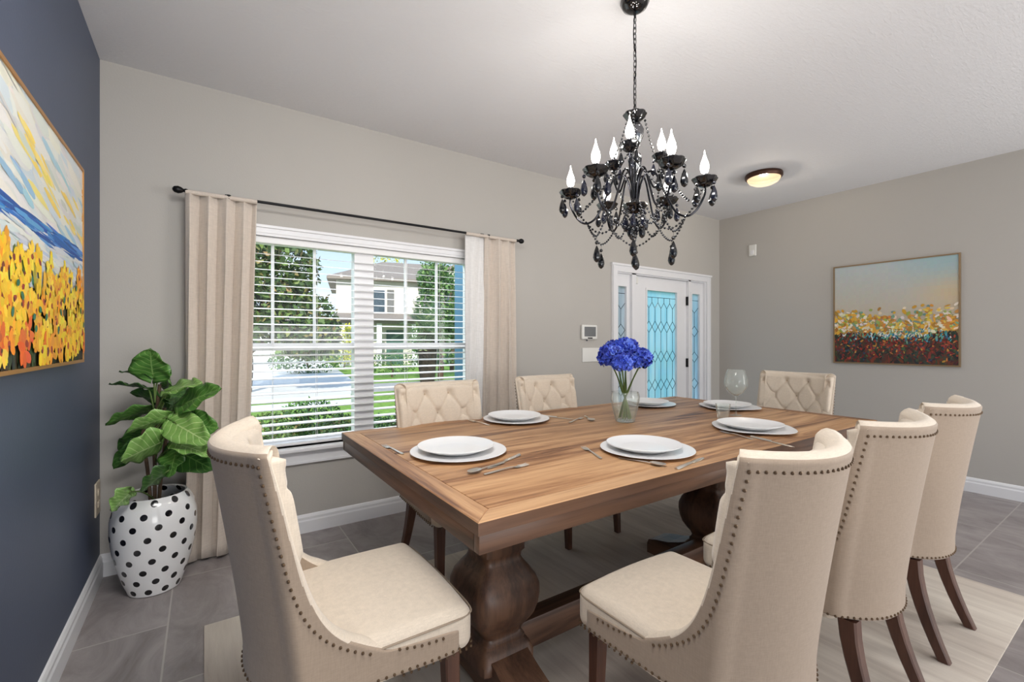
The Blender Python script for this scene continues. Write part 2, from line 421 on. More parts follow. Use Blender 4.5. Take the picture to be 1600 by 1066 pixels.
# ------------------------------------------------------------------ window
wn = thing('window_1', 'wide white double window with blinds and view of the street', 'window', (.918, YF, WZ0), kind='structure')
def part(mb, name, mat, root, label=None, smooth=False, **k):
    """mesh in world coordinates made a child of root"""
    mb.v = [(x-root.location.x, y-root.location.y, z-root.location.z) for x, y, z in mb.v]
    o = mb.build(name, mat, root, smooth=smooth, **k)
    if label: o['label'] = label
    return o
b = MB(); y0, y1 = YF-.018, YF+.0
b.box(WX0-.075, WX1+.075, y0, y1, WZ1-.004, WZ1+.052); b.box(WX0-.085, WX1+.085, y0-.012, y1, WZ1+.044, WZ1+.060)
b.box(WX0-.075, WX0, y0, y1, WZ0, WZ1); b.box(WX1, WX1+.075, y0, y1, WZ0, WZ1)
b.box(WX0-.06, WX1+.06, y0-.005, y0, WZ1+.012, WZ1+.024)
part(b, 'casing', M['white'], wn)
b = MB(); b.rbox(WX0-.11, WX1+.11, YF-.055, YF+.09, WZ0-.028, WZ0, .008, n=2); part(b, 'sill', M['white'], wn, smooth=True)
b = MB(); b.box(WX0-.075, WX1+.075, YF-.016, YF, WZ0-.10, WZ0-.028); b.box(WX0-.075, WX1+.075, YF-.026, YF, WZ0-.046, WZ0-.028); b.box(WX0-.075, WX1+.075, YF-.022, YF, WZ0-.108, WZ0-.094)
part(b, 'apron', M['white'], wn)
b = MB(); fy0, fy1 = YF+.075, YF+.13
b.box(WX0, WX0+.035, fy0, fy1, WZ0, WZ1); b.box(WX1-.028, WX1, fy0, fy1, WZ0, WZ1)
b.box(WX0, WX1, fy0, fy1, WZ1-.035, WZ1); b.box(WX0, WX1, fy0, fy1, WZ0, WZ0+.035)
part(b, 'frame', M['white'], wn)
b = MB(); b.box(.868, 1.002, YF+.045, fy1, WZ0, WZ1); part(b, 'mullion', M['white'], wn)
for (x0, x1) in ((WX0+.035, .868), (1.002, WX1-.028)):
    b = MB(); b.box(x0, x1, fy0+.004, fy0+.032, 1.178, 1.226); part(b, 'meeting_rail', M['white'], wn)
    b = MB(); w = (x1-x0)
    for k in (1, 2): b.box(x0+w*k/3-.009, x0+w*k/3+.009, fy0+.012, fy0+.026, 1.226, WZ1-.035)
    part(b, 'grille', M['white'], wn)
    for z0, z1 in ((1.226, WZ1-.035), (WZ0+.035, 1.178)):
        b = MB(); b.box(x0, x1, fy0+.016, fy0+.020, z0, z1); part(b, 'pane', M['pane'], wn, 'clear glass pane')
# blinds
bl = thing('window_blind', 'white horizontal slat blind open across the whole window', 'blind', (.918, YF+.03, WZ0+.01))
b = MB(); zt = WZ1-.05; N = 25; sp = (zt-.02-(WZ0+.04))/N; tl = radians(9)
for i in range(N):
    z = WZ0+.05+sp*i; c, s_ = cos(tl)*.024, sin(tl)*.024; yc = YF+.038
    vs = []
    for x in (WX0+.012, WX1-.012):
        vs += [(x, yc-c, z-s_-.0013), (x, yc, z+.0012-.0013), (x, yc+c, z+s_-.0013), (x, yc+c, z+s_+.0013), (x, yc, z+.0012+.0013), (x, yc-c, z-s_+.0013)]
    b.add(vs, [(0,1,7,6),(1,2,8,7),(2,3,9,8),(3,4,10,9),(4,5,11,10),(5,0,6,11),(0,5,4,1),(1,4,3,2),(6,7,10,11),(7,8,9,10)])
part(b, 'slats', M['blind'], bl)
b = MB(); b.rbox(WX0+.006, WX1-.006, YF+.008, YF+.066, WZ1-.045, WZ1-.003, .005, n=1); part(b, 'headrail', M['blind'], bl, smooth=True)
b = MB(); b.rbox(WX0+.012, WX1-.012, YF+.014, YF+.062, WZ0+.008, WZ0+.026, .005, n=1); part(b, 'bottom_rail', M['blind'], bl, smooth=True)
for x in (.36, .62, 1.24, 1.5):
    b = MB(); b.tube([(x, YF+.0145, WZ1-.04), (x, YF+.0145, WZ0+.02)], .0012, 5); b.tube([(x, YF+.0615, WZ1-.04), (x, YF+.0615, WZ0+.02)], .0012, 5)
    part(b, 'lift_cord', M['blind'], bl)

# ------------------------------------------------------------------ front door
dr = thing('door_1', 'white front door with leaded blue glass and two sidelights', 'door', (4.19, YF, 0), kind='structure')
b = MB()
for x0, x1 in ((3.353, 3.425), (4.945, 5.017)):
    b.box(x0, x1, YF-.02, YF, 0, 1.94); 
b.box(3.353, 5.017, YF-.02, YF, 1.94, 2.012); b.box(3.34, 5.03, YF-.032, YF, 2.0, 2.02)
b.box(3.36, 3.375, YF-.028, YF, 0, 2.0); b.box(4.995, 5.01, YF-.028, YF, 0, 2.0)
part(b, 'casing', M['white'], dr)
b = MB()
for x0, x1 in ((3.425, 3.437), (3.66, 3.721), (4.615, 4.655), (4.933, 4.945)): b.box(x0, x1, YF+.0, YF+.12, 0, DZ1)
b.box(3.437, 4.933, YF+.0, YF+.12, DZ1-.012, DZ1)
part(b, 'jamb', M['white'], dr)
m, n, l, bb = new_mat('aqua textured glass'); M['aqua'] = m
def leadglass(name, c1, c2):
    m = bpy.data.materials.new(name); m.use_nodes = True; n = m.node_tree.nodes; l = m.node_tree.links; n.clear()
    o = n.new('ShaderNodeOutputMaterial'); t = n.new('ShaderNodeBsdfTranslucent'); tr = n.new('ShaderNodeBsdfTransparent'); g = n.new('ShaderNodeBsdfGlossy'); g.inputs['Roughness'].default_value = .15
    cc = ramp(n, l, noise(n, l, coords(n, l, (14, 14, 1.5)), 1, 4), [(.35, c1), (.65, c2)])
    l.new(cc, t.inputs[0]); l.new(cc, tr.inputs[0])
    a = n.new('ShaderNodeMixShader'); a.inputs[0].default_value = .3; l.new(t.outputs[0], a.inputs[1]); l.new(tr.outputs[0], a.inputs[2])
    b2 = n.new('ShaderNodeMixShader'); b2.inputs[0].default_value = .06; l.new(a.outputs[0], b2.inputs[1]); l.new(g.outputs[0], b2.inputs[2])
    l.new(b2.outputs[0], o.inputs[0]); return m
M['aqua'] = leadglass('aqua textured glass', (196, 234, 244), (226, 246, 250))
M['pale_aqua'] = leadglass('pale aqua textured glass', (190, 214, 226), (226, 238, 244))
M['grey_glass'] = leadglass('pale grey textured glass', (205, 208, 212), (236, 238, 240))
def panel(x0, x1, z0, z1, gx0, gx1, gz0, gz1, y0, y1, root, nm):
    b = MB()
    b.box(x0, gx0, y0, y1, z0, z1); b.box(gx1, x1, y0, y1, z0, z1); b.box(gx0, gx1, y0, y1, gz1, z1); b.box(gx0, gx1, y0, y1, z0, gz0)
    o = part(b, nm, M['white'], root)
    b = MB(); e = .022
    for (a0, a1, c0, c1) in ((gx0-e, gx1+e, gz1, gz1+e), (gx0-e, gx1+e, gz0-e, gz0), (gx0-e, gx0, gz0, gz1), (gx1, gx1+e, gz0, gz1)):
        b.box(a0, a1, y0-.008, y0, c0, c1)
    part(b, 'glazing_bead', M['white'], root)
    return o
def came(gx0, gx1, gz0, gz1, nd, rows, y, root, top):
    """lead came: verticals with diamonds at each row"""
    b = MB(); w = (gx1-gx0)/nd; r = .0028
    def seg(p, q): b.tube([(p[0], y, p[1]), (q[0], y, q[1])], r, 5)
    seg((gx0, top), (gx1, top))
    dh = .062
    zs = sorted(rows, reverse=True)
    for k in range(nd):
        xc = gx0+w*(k+.5); xa = gx0+w*k; xb = xa+w
        seg((xa, zs[0]+.03), (xc, zs[0]-dh+.03)); seg((xc, zs[0]-dh+.03), (xb, zs[0]+.03))
        if k: seg((xa, top), (xa, zs[0]+.03))
        prev = zs[0]-dh+.03
        for z in zs[1:]:
            seg((xc, prev), (xc, z+dh)); seg((xc, z+dh), (xa, z)); seg((xc, z+dh), (xb, z)); seg((xa, z), (xc, z-dh)); seg((xb, z), (xc, z-dh)); prev = z-dh
        seg((xc, prev), (xc, gz0))
    part(b, 'lead_came', M['gunmetal'], root)
panel(3.437, 3.66, 0, DZ1-.012, 3.478, 3.60, .25, 1.80, YF+.03, YF+.07, dr, 'sidelight_frame')
panel(4.655, 4.933, 0, DZ1-.012, 4.715, 4.86, .25, 1.79, YF+.03, YF+.07, dr, 'sidelight_frame')
slab = panel(3.723, 4.613, .01, DZ1-.015, 3.925, 4.43, .25, 1.785, YF+.03, YF+.075, dr, 'door_slab')
for (x0, x1, z1, mt) in ((3.478, 3.60, 1.80, 'grey_glass'), (4.715, 4.86, 1.79, 'pale_aqua'), (3.925, 4.43, 1.785, 'aqua')):
    b = MB(); b.box(x0, x1, YF+.048, YF+.053, .25, z1); part(b, 'leaded_glass', M[mt], dr)
came(3.925, 4.43, .25, 1.785, 5, (1.63, 1.395, 1.07, .76, .45), YF+.044, dr, 1.715)
came(3.478, 3.60, .25, 1.80, 1, (1.60, 1.352, 1.05, .74, .43), YF+.044, dr, 1.73)
came(4.715, 4.86, .25, 1.79, 1, (1.60, 1.352, 1.05, .74, .43), YF+.044, dr, 1.715)
for z in (1.70, .99, .25):
    b = MB(); b.rbox(4.60, 4.628, YF+.004, YF+.03, z-.05, z+.05, .006, n=1); part(b, 'hinge', M['black_metal'], dr, 'dark metal hinge', smooth=True)
b = MB(); b.rbox(3.73, 3.76, YF+.005, YF+.03, 1.84, 1.91, .005, n=1); part(b, 'door_sensor', M['white_plastic'], dr, smooth=True)
b = MB(); b.lathe([(.0, 0), (.028, 0), (.03, .01), (.012, .02), (.012, .05), (.028, .06), (.03, .08), (.02, .095), (0, .097)], 16)
b.v = [(3.80+x, YF+.03-z, .98+y) for x, y, z in b.v]; part(b, 'door_knob', M['gunmetal'], dr, smooth=True)

# ------------------------------------------------------------------ wall fittings
t = thing('alarm_keypad', 'white keypad with grey screen on the wall left of the door', 'keypad', (3.04, YF, 1.325))
b = MB(); b.rbox(-.10, .10, -.028, 0, -.07, .07, .012, n=2); b.build('housing', M['white_plastic'], t)
b = MB(); b.rbox(-.072, .072, -.033, -.027, -.042, .05, .003, n=1); b.build('screen', M['thermo_screen'], t)
b = MB(); b.box(-.03, .03, -.03, -.027, -.062, -.052); b.build('speaker_grille', M['gunmetal'], t, smooth=False)
b = MB(); b.tube([(-.02, -.008, -.07), (-.02, -.008, -.085)], .006, 6); b.build('cable_stub', M['gunmetal'], t)
b = MB(); b.rbox(2.96, 3.22, YF-.008, YF, 1.04, 1.175, .006, n=1)
tag(b.build('cover_plate', M['white_plastic']), 'blank white plate on the wall below the keypad', 'wall plate')
t = thing('motion_sensor', 'small white box high on the wall right of the door', 'sensor', (XR, 2.778, 2.28))
b = MB(); b.rbox(-.025, 0, -.04, .04, -.065, .065, .008, n=1); hs_ = b.build('housing', M['white_plastic'], t)
b = MB(); b.rbox(-.03, -.02, -.02, .02, -.045, 0, .004, n=1); b.build('lens', M['white'], hs_)
t = thing('wall_outlet', 'almond outlet low on the navy wall beside the pot', 'outlet', (XL, 3.10, .44))
b = MB(); b.rbox(0, .008, -.055, .055, -.085, .085, .004, n=1); b.build('cover_plate', M['beige_plastic'], t)
for z in (-.03, .03):
    b = MB(); b.rbox(.004, .012, -.018, .018, z-.016, z+.016, .004, n=1); b.build('socket', M['beige_plastic'], t)

# ------------------------------------------------------------------ curtains
t = thing('curtain_rod', 'black curtain rod with knotted finials above the window', 'curtain rod', (.918, 3.09, 2.07))
b = MB(); b.tube([(-.99, 0, 0), (1.22, 0, 0)], .0085, 10); b.build('rod', M['black_metal'], t)
for sx_, x in ((-1, -.99), (1, 1.22)):
    b = MB(); b.lathe([(0, 0), (.010, .002), (.012, .012), (.008, .02), (.016, .03), (.021, .045), (.017, .062), (.008, .07), (0, .072)], 12)
    b.v = [(x+sx_*z, xx, yy) for xx, yy, z in b.v]; b.build('finial', M['black_metal'], t)
for x in (-.80, .95):
    b = MB(); b.tube([(x, 0, 0), (x, .095, -.0)], .006, 8); b.tube([(x, -.0, -.012), (x, 0, .012)], .012, 8); b.box(x-.015, x+.015, .098, .104, -.04, .04); b.build('bracket', M['black_metal'], t)
def curtain(x0, x1, bx0, bx1, y, zt, zb, folds, amp, seed, rev=1):
    rnd = random.Random(seed); ph = [rnd.uniform(-.35, .35) for _ in range(folds*2+4)]; am = [rnd.uniform(.75, 1.15) for _ in range(folds*2+4)]
    b = MB()
    def fn(u, v):
        z = zt+(zb-zt)*v
        X0 = x0+(bx0-x0)*v; X1 = x1+(bx1-x1)*v
        a = u*folds*2*pi; k = int(u*folds*2)
        w = sin(a+ph[k//2]*.3*sin(v*2))
        w = (abs(w)**1.0)*(1 if w > 0 else -1)
        A = amp*(.55+.45*min(1, v*5))*am[k//2]
        x = X0+(X1-X0)*u+.012*sin(a*2+v)*(.3+v)
        return (x, y-w*A+.006*sin(v*5+u*9), z+.012*sin(a)*(v**8))
    b.grid(fn, folds*28, 30); return b
t = thing('window_curtain', 'taupe floor-length curtain hanging left of the window behind the plant', 'curtain', (.08, 3.10, 0))
b = curtain(-.085, .262, -.09, .20, 3.10, 2.06, .012, 4, .036, 3)
o = part(b, 'cloth', M['curtain'], t, smooth=True); o.modifiers.new('thick', 'SOLIDIFY').thickness = .003
b = MB(); b.tube([(-.085, 3.09, 2.066), (.262, 3.09, 2.066)], .0125, 12); part(b, 'rod_pocket', M['curtain'], t, smooth=True)
t = thing('window_curtain', 'taupe curtain with white lining hanging right of the window', 'curtain', (1.95, 3.10, 0))
b = curtain(1.835, 2.13, 1.80, 2.14, 3.10, 2.06, .012, 3, .036, 11)
o = part(b, 'cloth', M['curtain'], t, smooth=True); o.modifiers.new('thick', 'SOLIDIFY').thickness = .003
b = curtain(1.665, 1.84, 1.665, 1.80, 3.105, 2.06, .014, 1, .016, 5)
o = part(b, 'lining', M['lining'], t, 'white lining', smooth=True); o.modifiers.new('thick', 'SOLIDIFY').thickness = .003
b = MB(); b.tube([(1.665, 3.09, 2.066), (2.13, 3.09, 2.066)], .0125, 12); part(b, 'rod_pocket', M['curtain'], t, smooth=True)

# ------------------------------------------------------------------ paintings
def canvas(W_, H_, back, strokes):
    """strokes: (u, v, length, width, angle, rgb) in canvas metres; each a raised dab of paint"""
    vs = []; fs = []; cols = []
    def addp(pts, c):
        o = len(vs); vs.extend(pts); fs.append(tuple(range(o, o+len(pts)))); cols.append(c)
    nx, ny = 40, 30
    for i in range(nx):
        for j in range(ny):
            u0, u1 = i/nx, (i+1)/nx; v0, v1 = j/ny, (j+1)/ny
            addp([(u0*W_, 0, v0*H_), (u1*W_, 0, v0*H_), (u1*W_, 0, v1*H_), (u0*W_, 0, v1*H_)], back((u0+u1)/2, (v0+v1)/2))
    d = -.0004
    for (u, v, L, w, an, c) in strokes:
        d -= .0000035; ca, sa = cos(an), sin(an); pts = []
        for k in range(9):
            t_ = 2*pi*k/9; rr = random.uniform(.82, 1.12)
            x = cos(t_)*L/2*rr; y = sin(t_)*w/2*rr
            X = min(W_, max(0, u+x*ca-y*sa)); Z = min(H_, max(0, v+x*sa+y*ca)); pts.append((X, d, Z))
        addp(pts, c)
    me = bpy.data.meshes.new('canvas'); me.from_pydata(vs, [], fs)
    at_ = me.color_attributes.new('paint', 'FLOAT_COLOR', 'CORNER'); k = 0
    for f, c in zip(me.polygons, cols):
        cc = lin(c)
        for _ in f.loop_indices: at_.data[k].color = cc; k += 1
    me.materials.append(M['paint'])
    o = bpy.data.objects.new('canvas', me); COL.objects.link(o); return o
def jit(c, a=12): return tuple(max(0, min(255, x+random.uniform(-a, a))) for x in c)
def picture(name, label, W_, H_, cv, loc, rz, fm, fw, fd):
    t = thing(name, label, 'painting', loc, rz)
    cv.parent = t; cv.location = (0, -fd+.006, 0)
    b = MB(); b.box(.002, W_-.002, -fd+.008, -.001, .002, H_-.002); b.build('backing', M['lining'], t, smooth=False)
    b = MB()
    for (x0, x1, z0, z1) in ((-fw, W_+fw, H_, H_+fw), (-fw, W_+fw, -fw, 0), (-fw, 0, 0, H_), (W_, W_+fw, 0, H_)): b.box(x0, x1, -fd, -.001, z0, z1)
    b.build('frame', fm, t, smooth=False); return t
# sunflower field by the sea, navy wall: u runs to the right as seen
W1, H1 = 1.22, .80
def back1(u, v):
    sky = (214, 216, 212); return jit(sky, 5) if v > .42 else (jit((192, 204, 212), 6) if v > .30 else (72, 66, 40))
st = []
R_ = random.Random(4)
for k in range(460):
    u = R_.uniform(0, W1); v = R_.uniform(.42, 1.0)*H1; c = R_.choice([(222, 222, 216), (210, 214, 212), (226, 224, 216), (200, 212, 216), (212, 214, 210), (220, 218, 204)])
    st.append((u, v, R_.uniform(.12, .34), R_.uniform(.022, .06), -.16+R_.uniform(-.10, .10), jit(c, 4)))
for k in range(70):
    s_ = R_.uniform(-.1, 1.1)*W1; off, c = R_.choice([(.0, (236, 216, 130)), (.02, (236, 210, 104)), (-.10, (160, 196, 214)), (.13, (168, 200, 214)), (-.14, (140, 182, 208)), (.0, (196, 206, 196))]); v = .93*H1-s_*.20+off+R_.gauss(0, .045)
    if v < .50*H1: continue
    st.append((s_, v, R_.uniform(.10, .26), R_.uniform(.012, .03), -.22+R_.uniform(-.08, .08), jit(c, 6)))
for k in range(110):
    u = R_.uniform(0, W1); v = .545*H1+R_.gauss(0, .016)
    st.append((u, v, R_.uniform(.12, .3), R_.uniform(.006, .018), R_.uniform(-.06, .03), jit(R_.choice([(34, 92, 168), (46, 116, 190), (28, 76, 150), (90, 150, 205)]), 8)))
for k in range(100):
    u = R_.uniform(0, W1); v = R_.uniform(.42, .51)*H1
    st.append((u, v, R_.uniform(.1, .25), R_.uniform(.008, .02), R_.uniform(-.12, .02), jit(R_.choice([(206, 212, 214), (188, 202, 214), (222, 222, 216)]), 6)))
for k in range(230):
    u = R_.uniform(0, W1); v = R_.uniform(0, .12)*H1
    st.append((u, v, R_.uniform(.04, .12), R_.uniform(.01, .02), 1.5+R_.uniform(-.3, .3), jit(R_.choice([(48, 44, 36), (40, 62, 38), (66, 48, 34), (60, 80, 40), (30, 32, 34)]), 6)))
for k in range(150):
    u = R_.uniform(0, W1); v = (.10+.28*R_.random())*H1
    st.append((u, v, R_.uniform(.04, .10), R_.uniform(.02, .04), 1.3+R_.uniform(-.5, .5), jit(R_.choice([(214, 168, 30), (230, 188, 40), (168, 150, 40), (90, 110, 50)]), 8)))
fl = []
for k in range(150):
    fl.append((R_.uniform(0, W1), R_.uniform(.05, .43)*H1))
fl.sort(key=lambda p: -p[1])
for (u, v) in fl:
    r = R_.uniform(.030, .046)*(1.2-.7*v/H1); yc = R_.choice([(246, 204, 34), (242, 190, 24), (248, 214, 60), (236, 160, 30)]) if v > .13*H1 or R_.random() < .5 else R_.choice([(240, 180, 30), (226, 104, 34), (236, 140, 30)])
    for q in range(9):
        a = R_.uniform(0, 6.28); st.append((u+cos(a)*r*.6, v+sin(a)*r*.7, r*R_.uniform(1, 1.5), r*R_.uniform(.5, .8), a+R_.uniform(-.5, .5), jit(yc, 16)))
    cc = R_.choice([(168, 58, 34), (186, 74, 30), (120, 36, 28), (196, 92, 28), (150, 48, 30)])
    st.append((u+R_.uniform(-.3, .3)*r, v+R_.uniform(-.2, .3)*r, r*R_.uniform(.5, .9), r*R_.uniform(.4, .7), R_.uniform(0, 3), jit(cc, 8)))
    if R_.random() < .45: st.append((u, v, r*.4, r*.35, 0, jit((84, 30, 26), 8)))
for k in range(14): st.append((R_.uniform(0, W1), R_.uniform(.1, .4)*H1, .03, .022, R_.uniform(0, 3), jit((40, 112, 80), 10)))
cv1 = canvas(W1, H1, back1, st)
picture('sunflower_painting', 'large gold-framed sunflower and sea painting on the navy wall', W1, H1, cv1, (XL, 2.635-W1, 1.162), pi/2, M['gold'], .012, .028)
# smaller flower field on the right wall
W2, H2 = .90, .93
def back2(u, v):
    if v < .26: return jit((66, 48, 40), 8)
    if v < .38: return jit((150, 128, 84) if v < .33 else (176, 160, 120), 10)
    top = Vector((176, 186, 188)); mid = Vector((190, 178, 160)); warm = Vector((204, 178, 138))
    w = max(0, min(1, (1-v)*1.8)); c = top.lerp(mid, w); c = c.lerp(warm, max(0, min(.7, (u-.62)*2.4))*max(0, 1-abs(v-.66)*4))
    c = c.lerp(Vector((140, 178, 184)), max(0, min(.6, (u-.45)*1.6))*max(0, min(1, (v-.72)*4)))
    return jit(tuple(c), 2)
st = []; R_ = random.Random(9)
for k in range(520):
    u = R_.uniform(0, W2); v = R_.uniform(0, .30)*H2
    st.append((u, v, R_.uniform(.03, .09), R_.uniform(.01, .03), R_.uniform(0.6, 2.4), jit(R_.choice([(70, 40, 32), (40, 52, 40), (96, 44, 34), (36, 34, 36), (54, 66, 50), (120, 48, 36)]), 8)))
for k in range(420):
    v = R_.triangular(.02, .36, .16)*H2; u = R_.uniform(0, W2)
    st.append((u, v, R_.uniform(.012, .035), R_.uniform(.006, .018), R_.uniform(0, 3), jit(R_.choice([(150, 54, 40), (60, 90, 60), (170, 70, 40), (40, 70, 84), (30, 34, 40), (190, 130, 60), (110, 30, 34)]), 12)))
for k in range(900):
    v = (.29+.17*abs(R_.gauss(0, .6)))*H2; u = R_.uniform(0, W2)
    v += .03*sin(u*9)
    if v > .56*H2: continue
    st.append((u, v, R_.uniform(.022, .055), R_.uniform(.012, .03), R_.uniform(0, 3), jit(R_.choice([(214, 160, 50), (220, 186, 80), (200, 140, 60), (226, 208, 170), (150, 160, 80), (226, 216, 200), (110, 150, 130), (172, 122, 50)]), 12)))
for k in range(150):
    u = W2*R_.betavariate(2.4, 1.6); v = (.27+R_.gauss(0, .03))*H2
    st.append((u, v, R_.uniform(.015, .035), R_.uniform(.008, .016), R_.uniform(.8, 2.2), jit(R_.choice([(52, 128, 146), (80, 160, 170), (104, 160, 130), (40, 96, 120), (210, 220, 214)]), 10)))
cv2 = canvas(W2, H2, back2, st)
picture('flower_field_painting', 'thin-framed wildflower field painting on the right grey wall', W2, H2, cv2, (XR, 1.955, 1.035), -pi/2, M['old_gold'], .012, .022)

# ------------------------------------------------------------------ ceiling lamp
t = thing('ceiling_light', 'small lit dome lamp with bronze rim on the ceiling', 'ceiling light', (4.11, 2.09, H))
b = MB(); b.lathe([(0, 0), (.146, 0), (.150, -.008), (.150, -.03), (.140, -.042), (.132, -.042), (.132, -.02)], 40); b.build('rim', M['bronze'], t)
b = MB(); b.lathe([(.132, -.036), (.130, -.052), (.115, -.072), (.08, -.09), (.04, -.098), (.001, -.10)], 40); b.build('shade', M['bowl_glow'], t)
lamp('glow', 'POINT', 9, (0, 0, -.062), color=(1, .88, .72), parent=t, shadow_soft_size=.025)

# ------------------------------------------------------------------ chandelier
CH = Vector((1.548, 1.336, 0)); LATA = -atan2(.5606, .8281)
ch = thing('chandelier', 'black crystal chandelier with nine lit candle bulbs over the table', 'chandelier', (CH.x, CH.y, H))
def cp(b, name, mat, smooth=True, label=None, parent=None):
    b.v = [(x, y, z-H) for x, y, z in b.v]
    o = b.build(name, mat, parent or ch, smooth=smooth)
    if label: o['label'] = label
    return o
b = MB(); b.lathe([(.0, H), (.060, H), (.062, H-.012), (.052, H-.032), (.03, H-.046), (.008, H-.05), (0, H-.05)], 28); cp(b, 'canopy', M['black_glass'])
b = MB(); z = H-.05; k = 0; zc = 2.245
L_ = .026
while z > zc:
    pts = []
    for a in range(12):
        an = 2*pi*a/12; x = .0065*cos(an); zz = L_*.62*sin(an)
        pts.append((x, 0, z-L_/2+zz) if k % 2 == 0 else (0, x, z-L_/2+zz))
    b.tube(pts, .0017, 5, closed=True); z -= L_*.92; k += 1
cp(b, 'chain', M['black_metal'])
b = MB(); b.tube(smooth_path([(.004, 0, H-.04), (-.004, .004, H-.15), (.005, -.003, H-.27), (-.003, .003, H-.38), (0, 0, zc)], 6), .0022, 6); cp(b, 'power_cord', M['black_metal'])
petal = lambda r, z, a: 1+.13*abs(cos(4*a))*min(1, r/.03)
b = MB(); b.lathe([(.006, 2.188), (.016, 2.190), (.032, 2.200), (.046, 2.222), (.044, 2.226), (.030, 2.212), (.012, 2.204), (.008, 2.24), (.001, 2.245)], 32, wave=petal); cp(b, 'crown', M['black_glass'])
b = MB(); b.lathe([(.007, 2.19), (.026, 2.18), (.038, 2.155), (.036, 2.125), (.02, 2.09), (.011, 2.07)], 20); cp(b, 'glass_vase', M['smoke_glass'], label='smoked glass centre vase')
b = MB(); b.lathe([(.010, 2.06), (.024, 2.05), (.030, 2.03), (.026, 2.0), (.014, 1.975), (.009, 1.965)], 20); cp(b, 'glass_vase', M['smoke_glass'], label='smoked glass centre vase')
b = MB(); b.lathe([(.0, 2.2), (.006, 2.2), (.006, 1.975), (.012, 1.97), (.018, 1.955), (.012, 1.94), (.010, 1.93), (.016, 1.92), (.011, 1.905), (.009, 1.86), (.02, 1.85), (.024, 1.835), (.02, 1.82), (0, 1.815)], 16); cp(b, 'centre_column', M['black_glass'])
b = MB(); b.lathe([(0, 1.79), (.014, 1.792), (.034, 1.805), (.048, 1.828), (.046, 1.832), (.03, 1.815), (.01, 1.81)], 32, wave=petal); cp(b, 'bottom_bowl', M['black_glass'])
def drop_mb(p, s=1.0, stem=.02):
    s *= 1.4
    b = MB(); x, y, z = p
    b.tube([(x, y, z), (x, y, z-stem)], .0008, 4)
    b.ball((x, y, z-stem-.005*s), .0055*s, 8, 6)
    zz = z-stem-.012*s
    b.lathe([(0, zz), (.0025*s, zz-.004*s), (.0065*s, zz-.014*s), (.0095*s, zz-.026*s), (.0105*s, zz-.035*s), (.008*s, zz-.044*s), (.003*s, zz-.049*s), (0, zz-.05*s)], 8, c=(x, y, 0))
    return b
def beads(pts, step=.0165, r=.0054):
    b = MB(); pts = [Vector(p) for p in pts]; acc = 0; b.tube(pts, .0006, 4)
    for i in range(len(pts)-1):
        d = (pts[i+1]-pts[i]).length; s_ = acc
        while s_ < d:
            q = pts[i].lerp(pts[i+1], s_/d); b.ball(q, r, 6, 4); s_ += step
        acc = s_-d
    return b
def hang(p, q, sag, n=12):
    p = Vector(p); q = Vector(q)
    return [p.lerp(q, k/n)-Vector((0, 0, sag*4*(k/n)*(1-k/n))) for k in range(n+1)]
def polar(r, a, z): return Vector((r*cos(a), r*sin(a), z))
lower = [LATA+radians(d) for d in (163, 223, 283, 343, 43, 103)]
upper = [LATA+radians(d) for d in (245, 5, 125)]
def light_arm(a, R0, zc, big, lowz):
    if R0 > .2: P = [(.012, 1.85), (.028, 1.93), (.055, 1.968), (.088, 1.955), (.125, 1.87), (.165, 1.79), (.21, lowz), (.25, 1.79), (R0, 1.85), (R0, zc-.012)]
    else: P = [(.010, 1.86), (.022, 1.95), (.04, 1.985), (.062, 1.95), (.085, 1.91), (.105, 1.93), (R0, 1.98), (R0, zc-.012)]
    pts = smooth_path([polar(r, a, z) for r, z in P], 6)
    b = MB(); b.tube(pts, .0046 if big else .004, 8); arm = cp(b, 'arm', M['gunmetal'])
    c = polar(R0, a, 0); s = 1.0 if big else .8
    b = MB(); b.lathe([(.005*s, zc-.02), (.018*s, zc-.018), (.036*s, zc-.006), (.047*s, zc+.014), (.045*s, zc+.017), (.03*s, zc+.003), (.012*s, zc), (.008*s, zc)], 32, c=(c.x, c.y, 0), wave=petal); cp(b, 'bobeche', M['black_glass'], parent=arm)
    b = MB(); b.lathe([(.0125*s, zc), (.0135*s, zc+.002), (.0125*s, zc+.034), (.001, zc+.036)], 16, c=(c.x, c.y, 0)); cp(b, 'candle_sleeve', M['chrome'], parent=arm)
    b = MB(); z = zc+.034; b.lathe([(.009, z), (.0155, z+.012), (.0185, z+.028), (.016, z+.045), (.009, z+.064), (.0038, z+.082), (.0014, z+.098), (0, z+.100)], 16, c=(c.x, c.y, 0)); cp(b, 'bulb', M['bulb'], parent=arm)
    lamp('bulb_light', 'POINT', 1.7 if big else 1.3, (c.x, c.y, z+.03-H), color=(1, .95, .88), parent=ch, shadow_soft_size=.010)
    nd_ = 4 if big else 3
    for k in range(nd_):
        an = a+2*pi*(k+.5)/nd_; p = (c.x+.046*s*cos(an), c.y+.046*s*sin(an), zc+.012)
        cp(drop_mb(p, .98 if big else .8), 'crystal_drop', M['navy_glass'] if k % 2 else M['black_glass'], parent=arm)
    return c
cl = [light_arm(a, .28, 1.90, True, 1.765) for a in lower]
cu = [light_arm(a, .12, 2.035, False, 0) for a in upper]
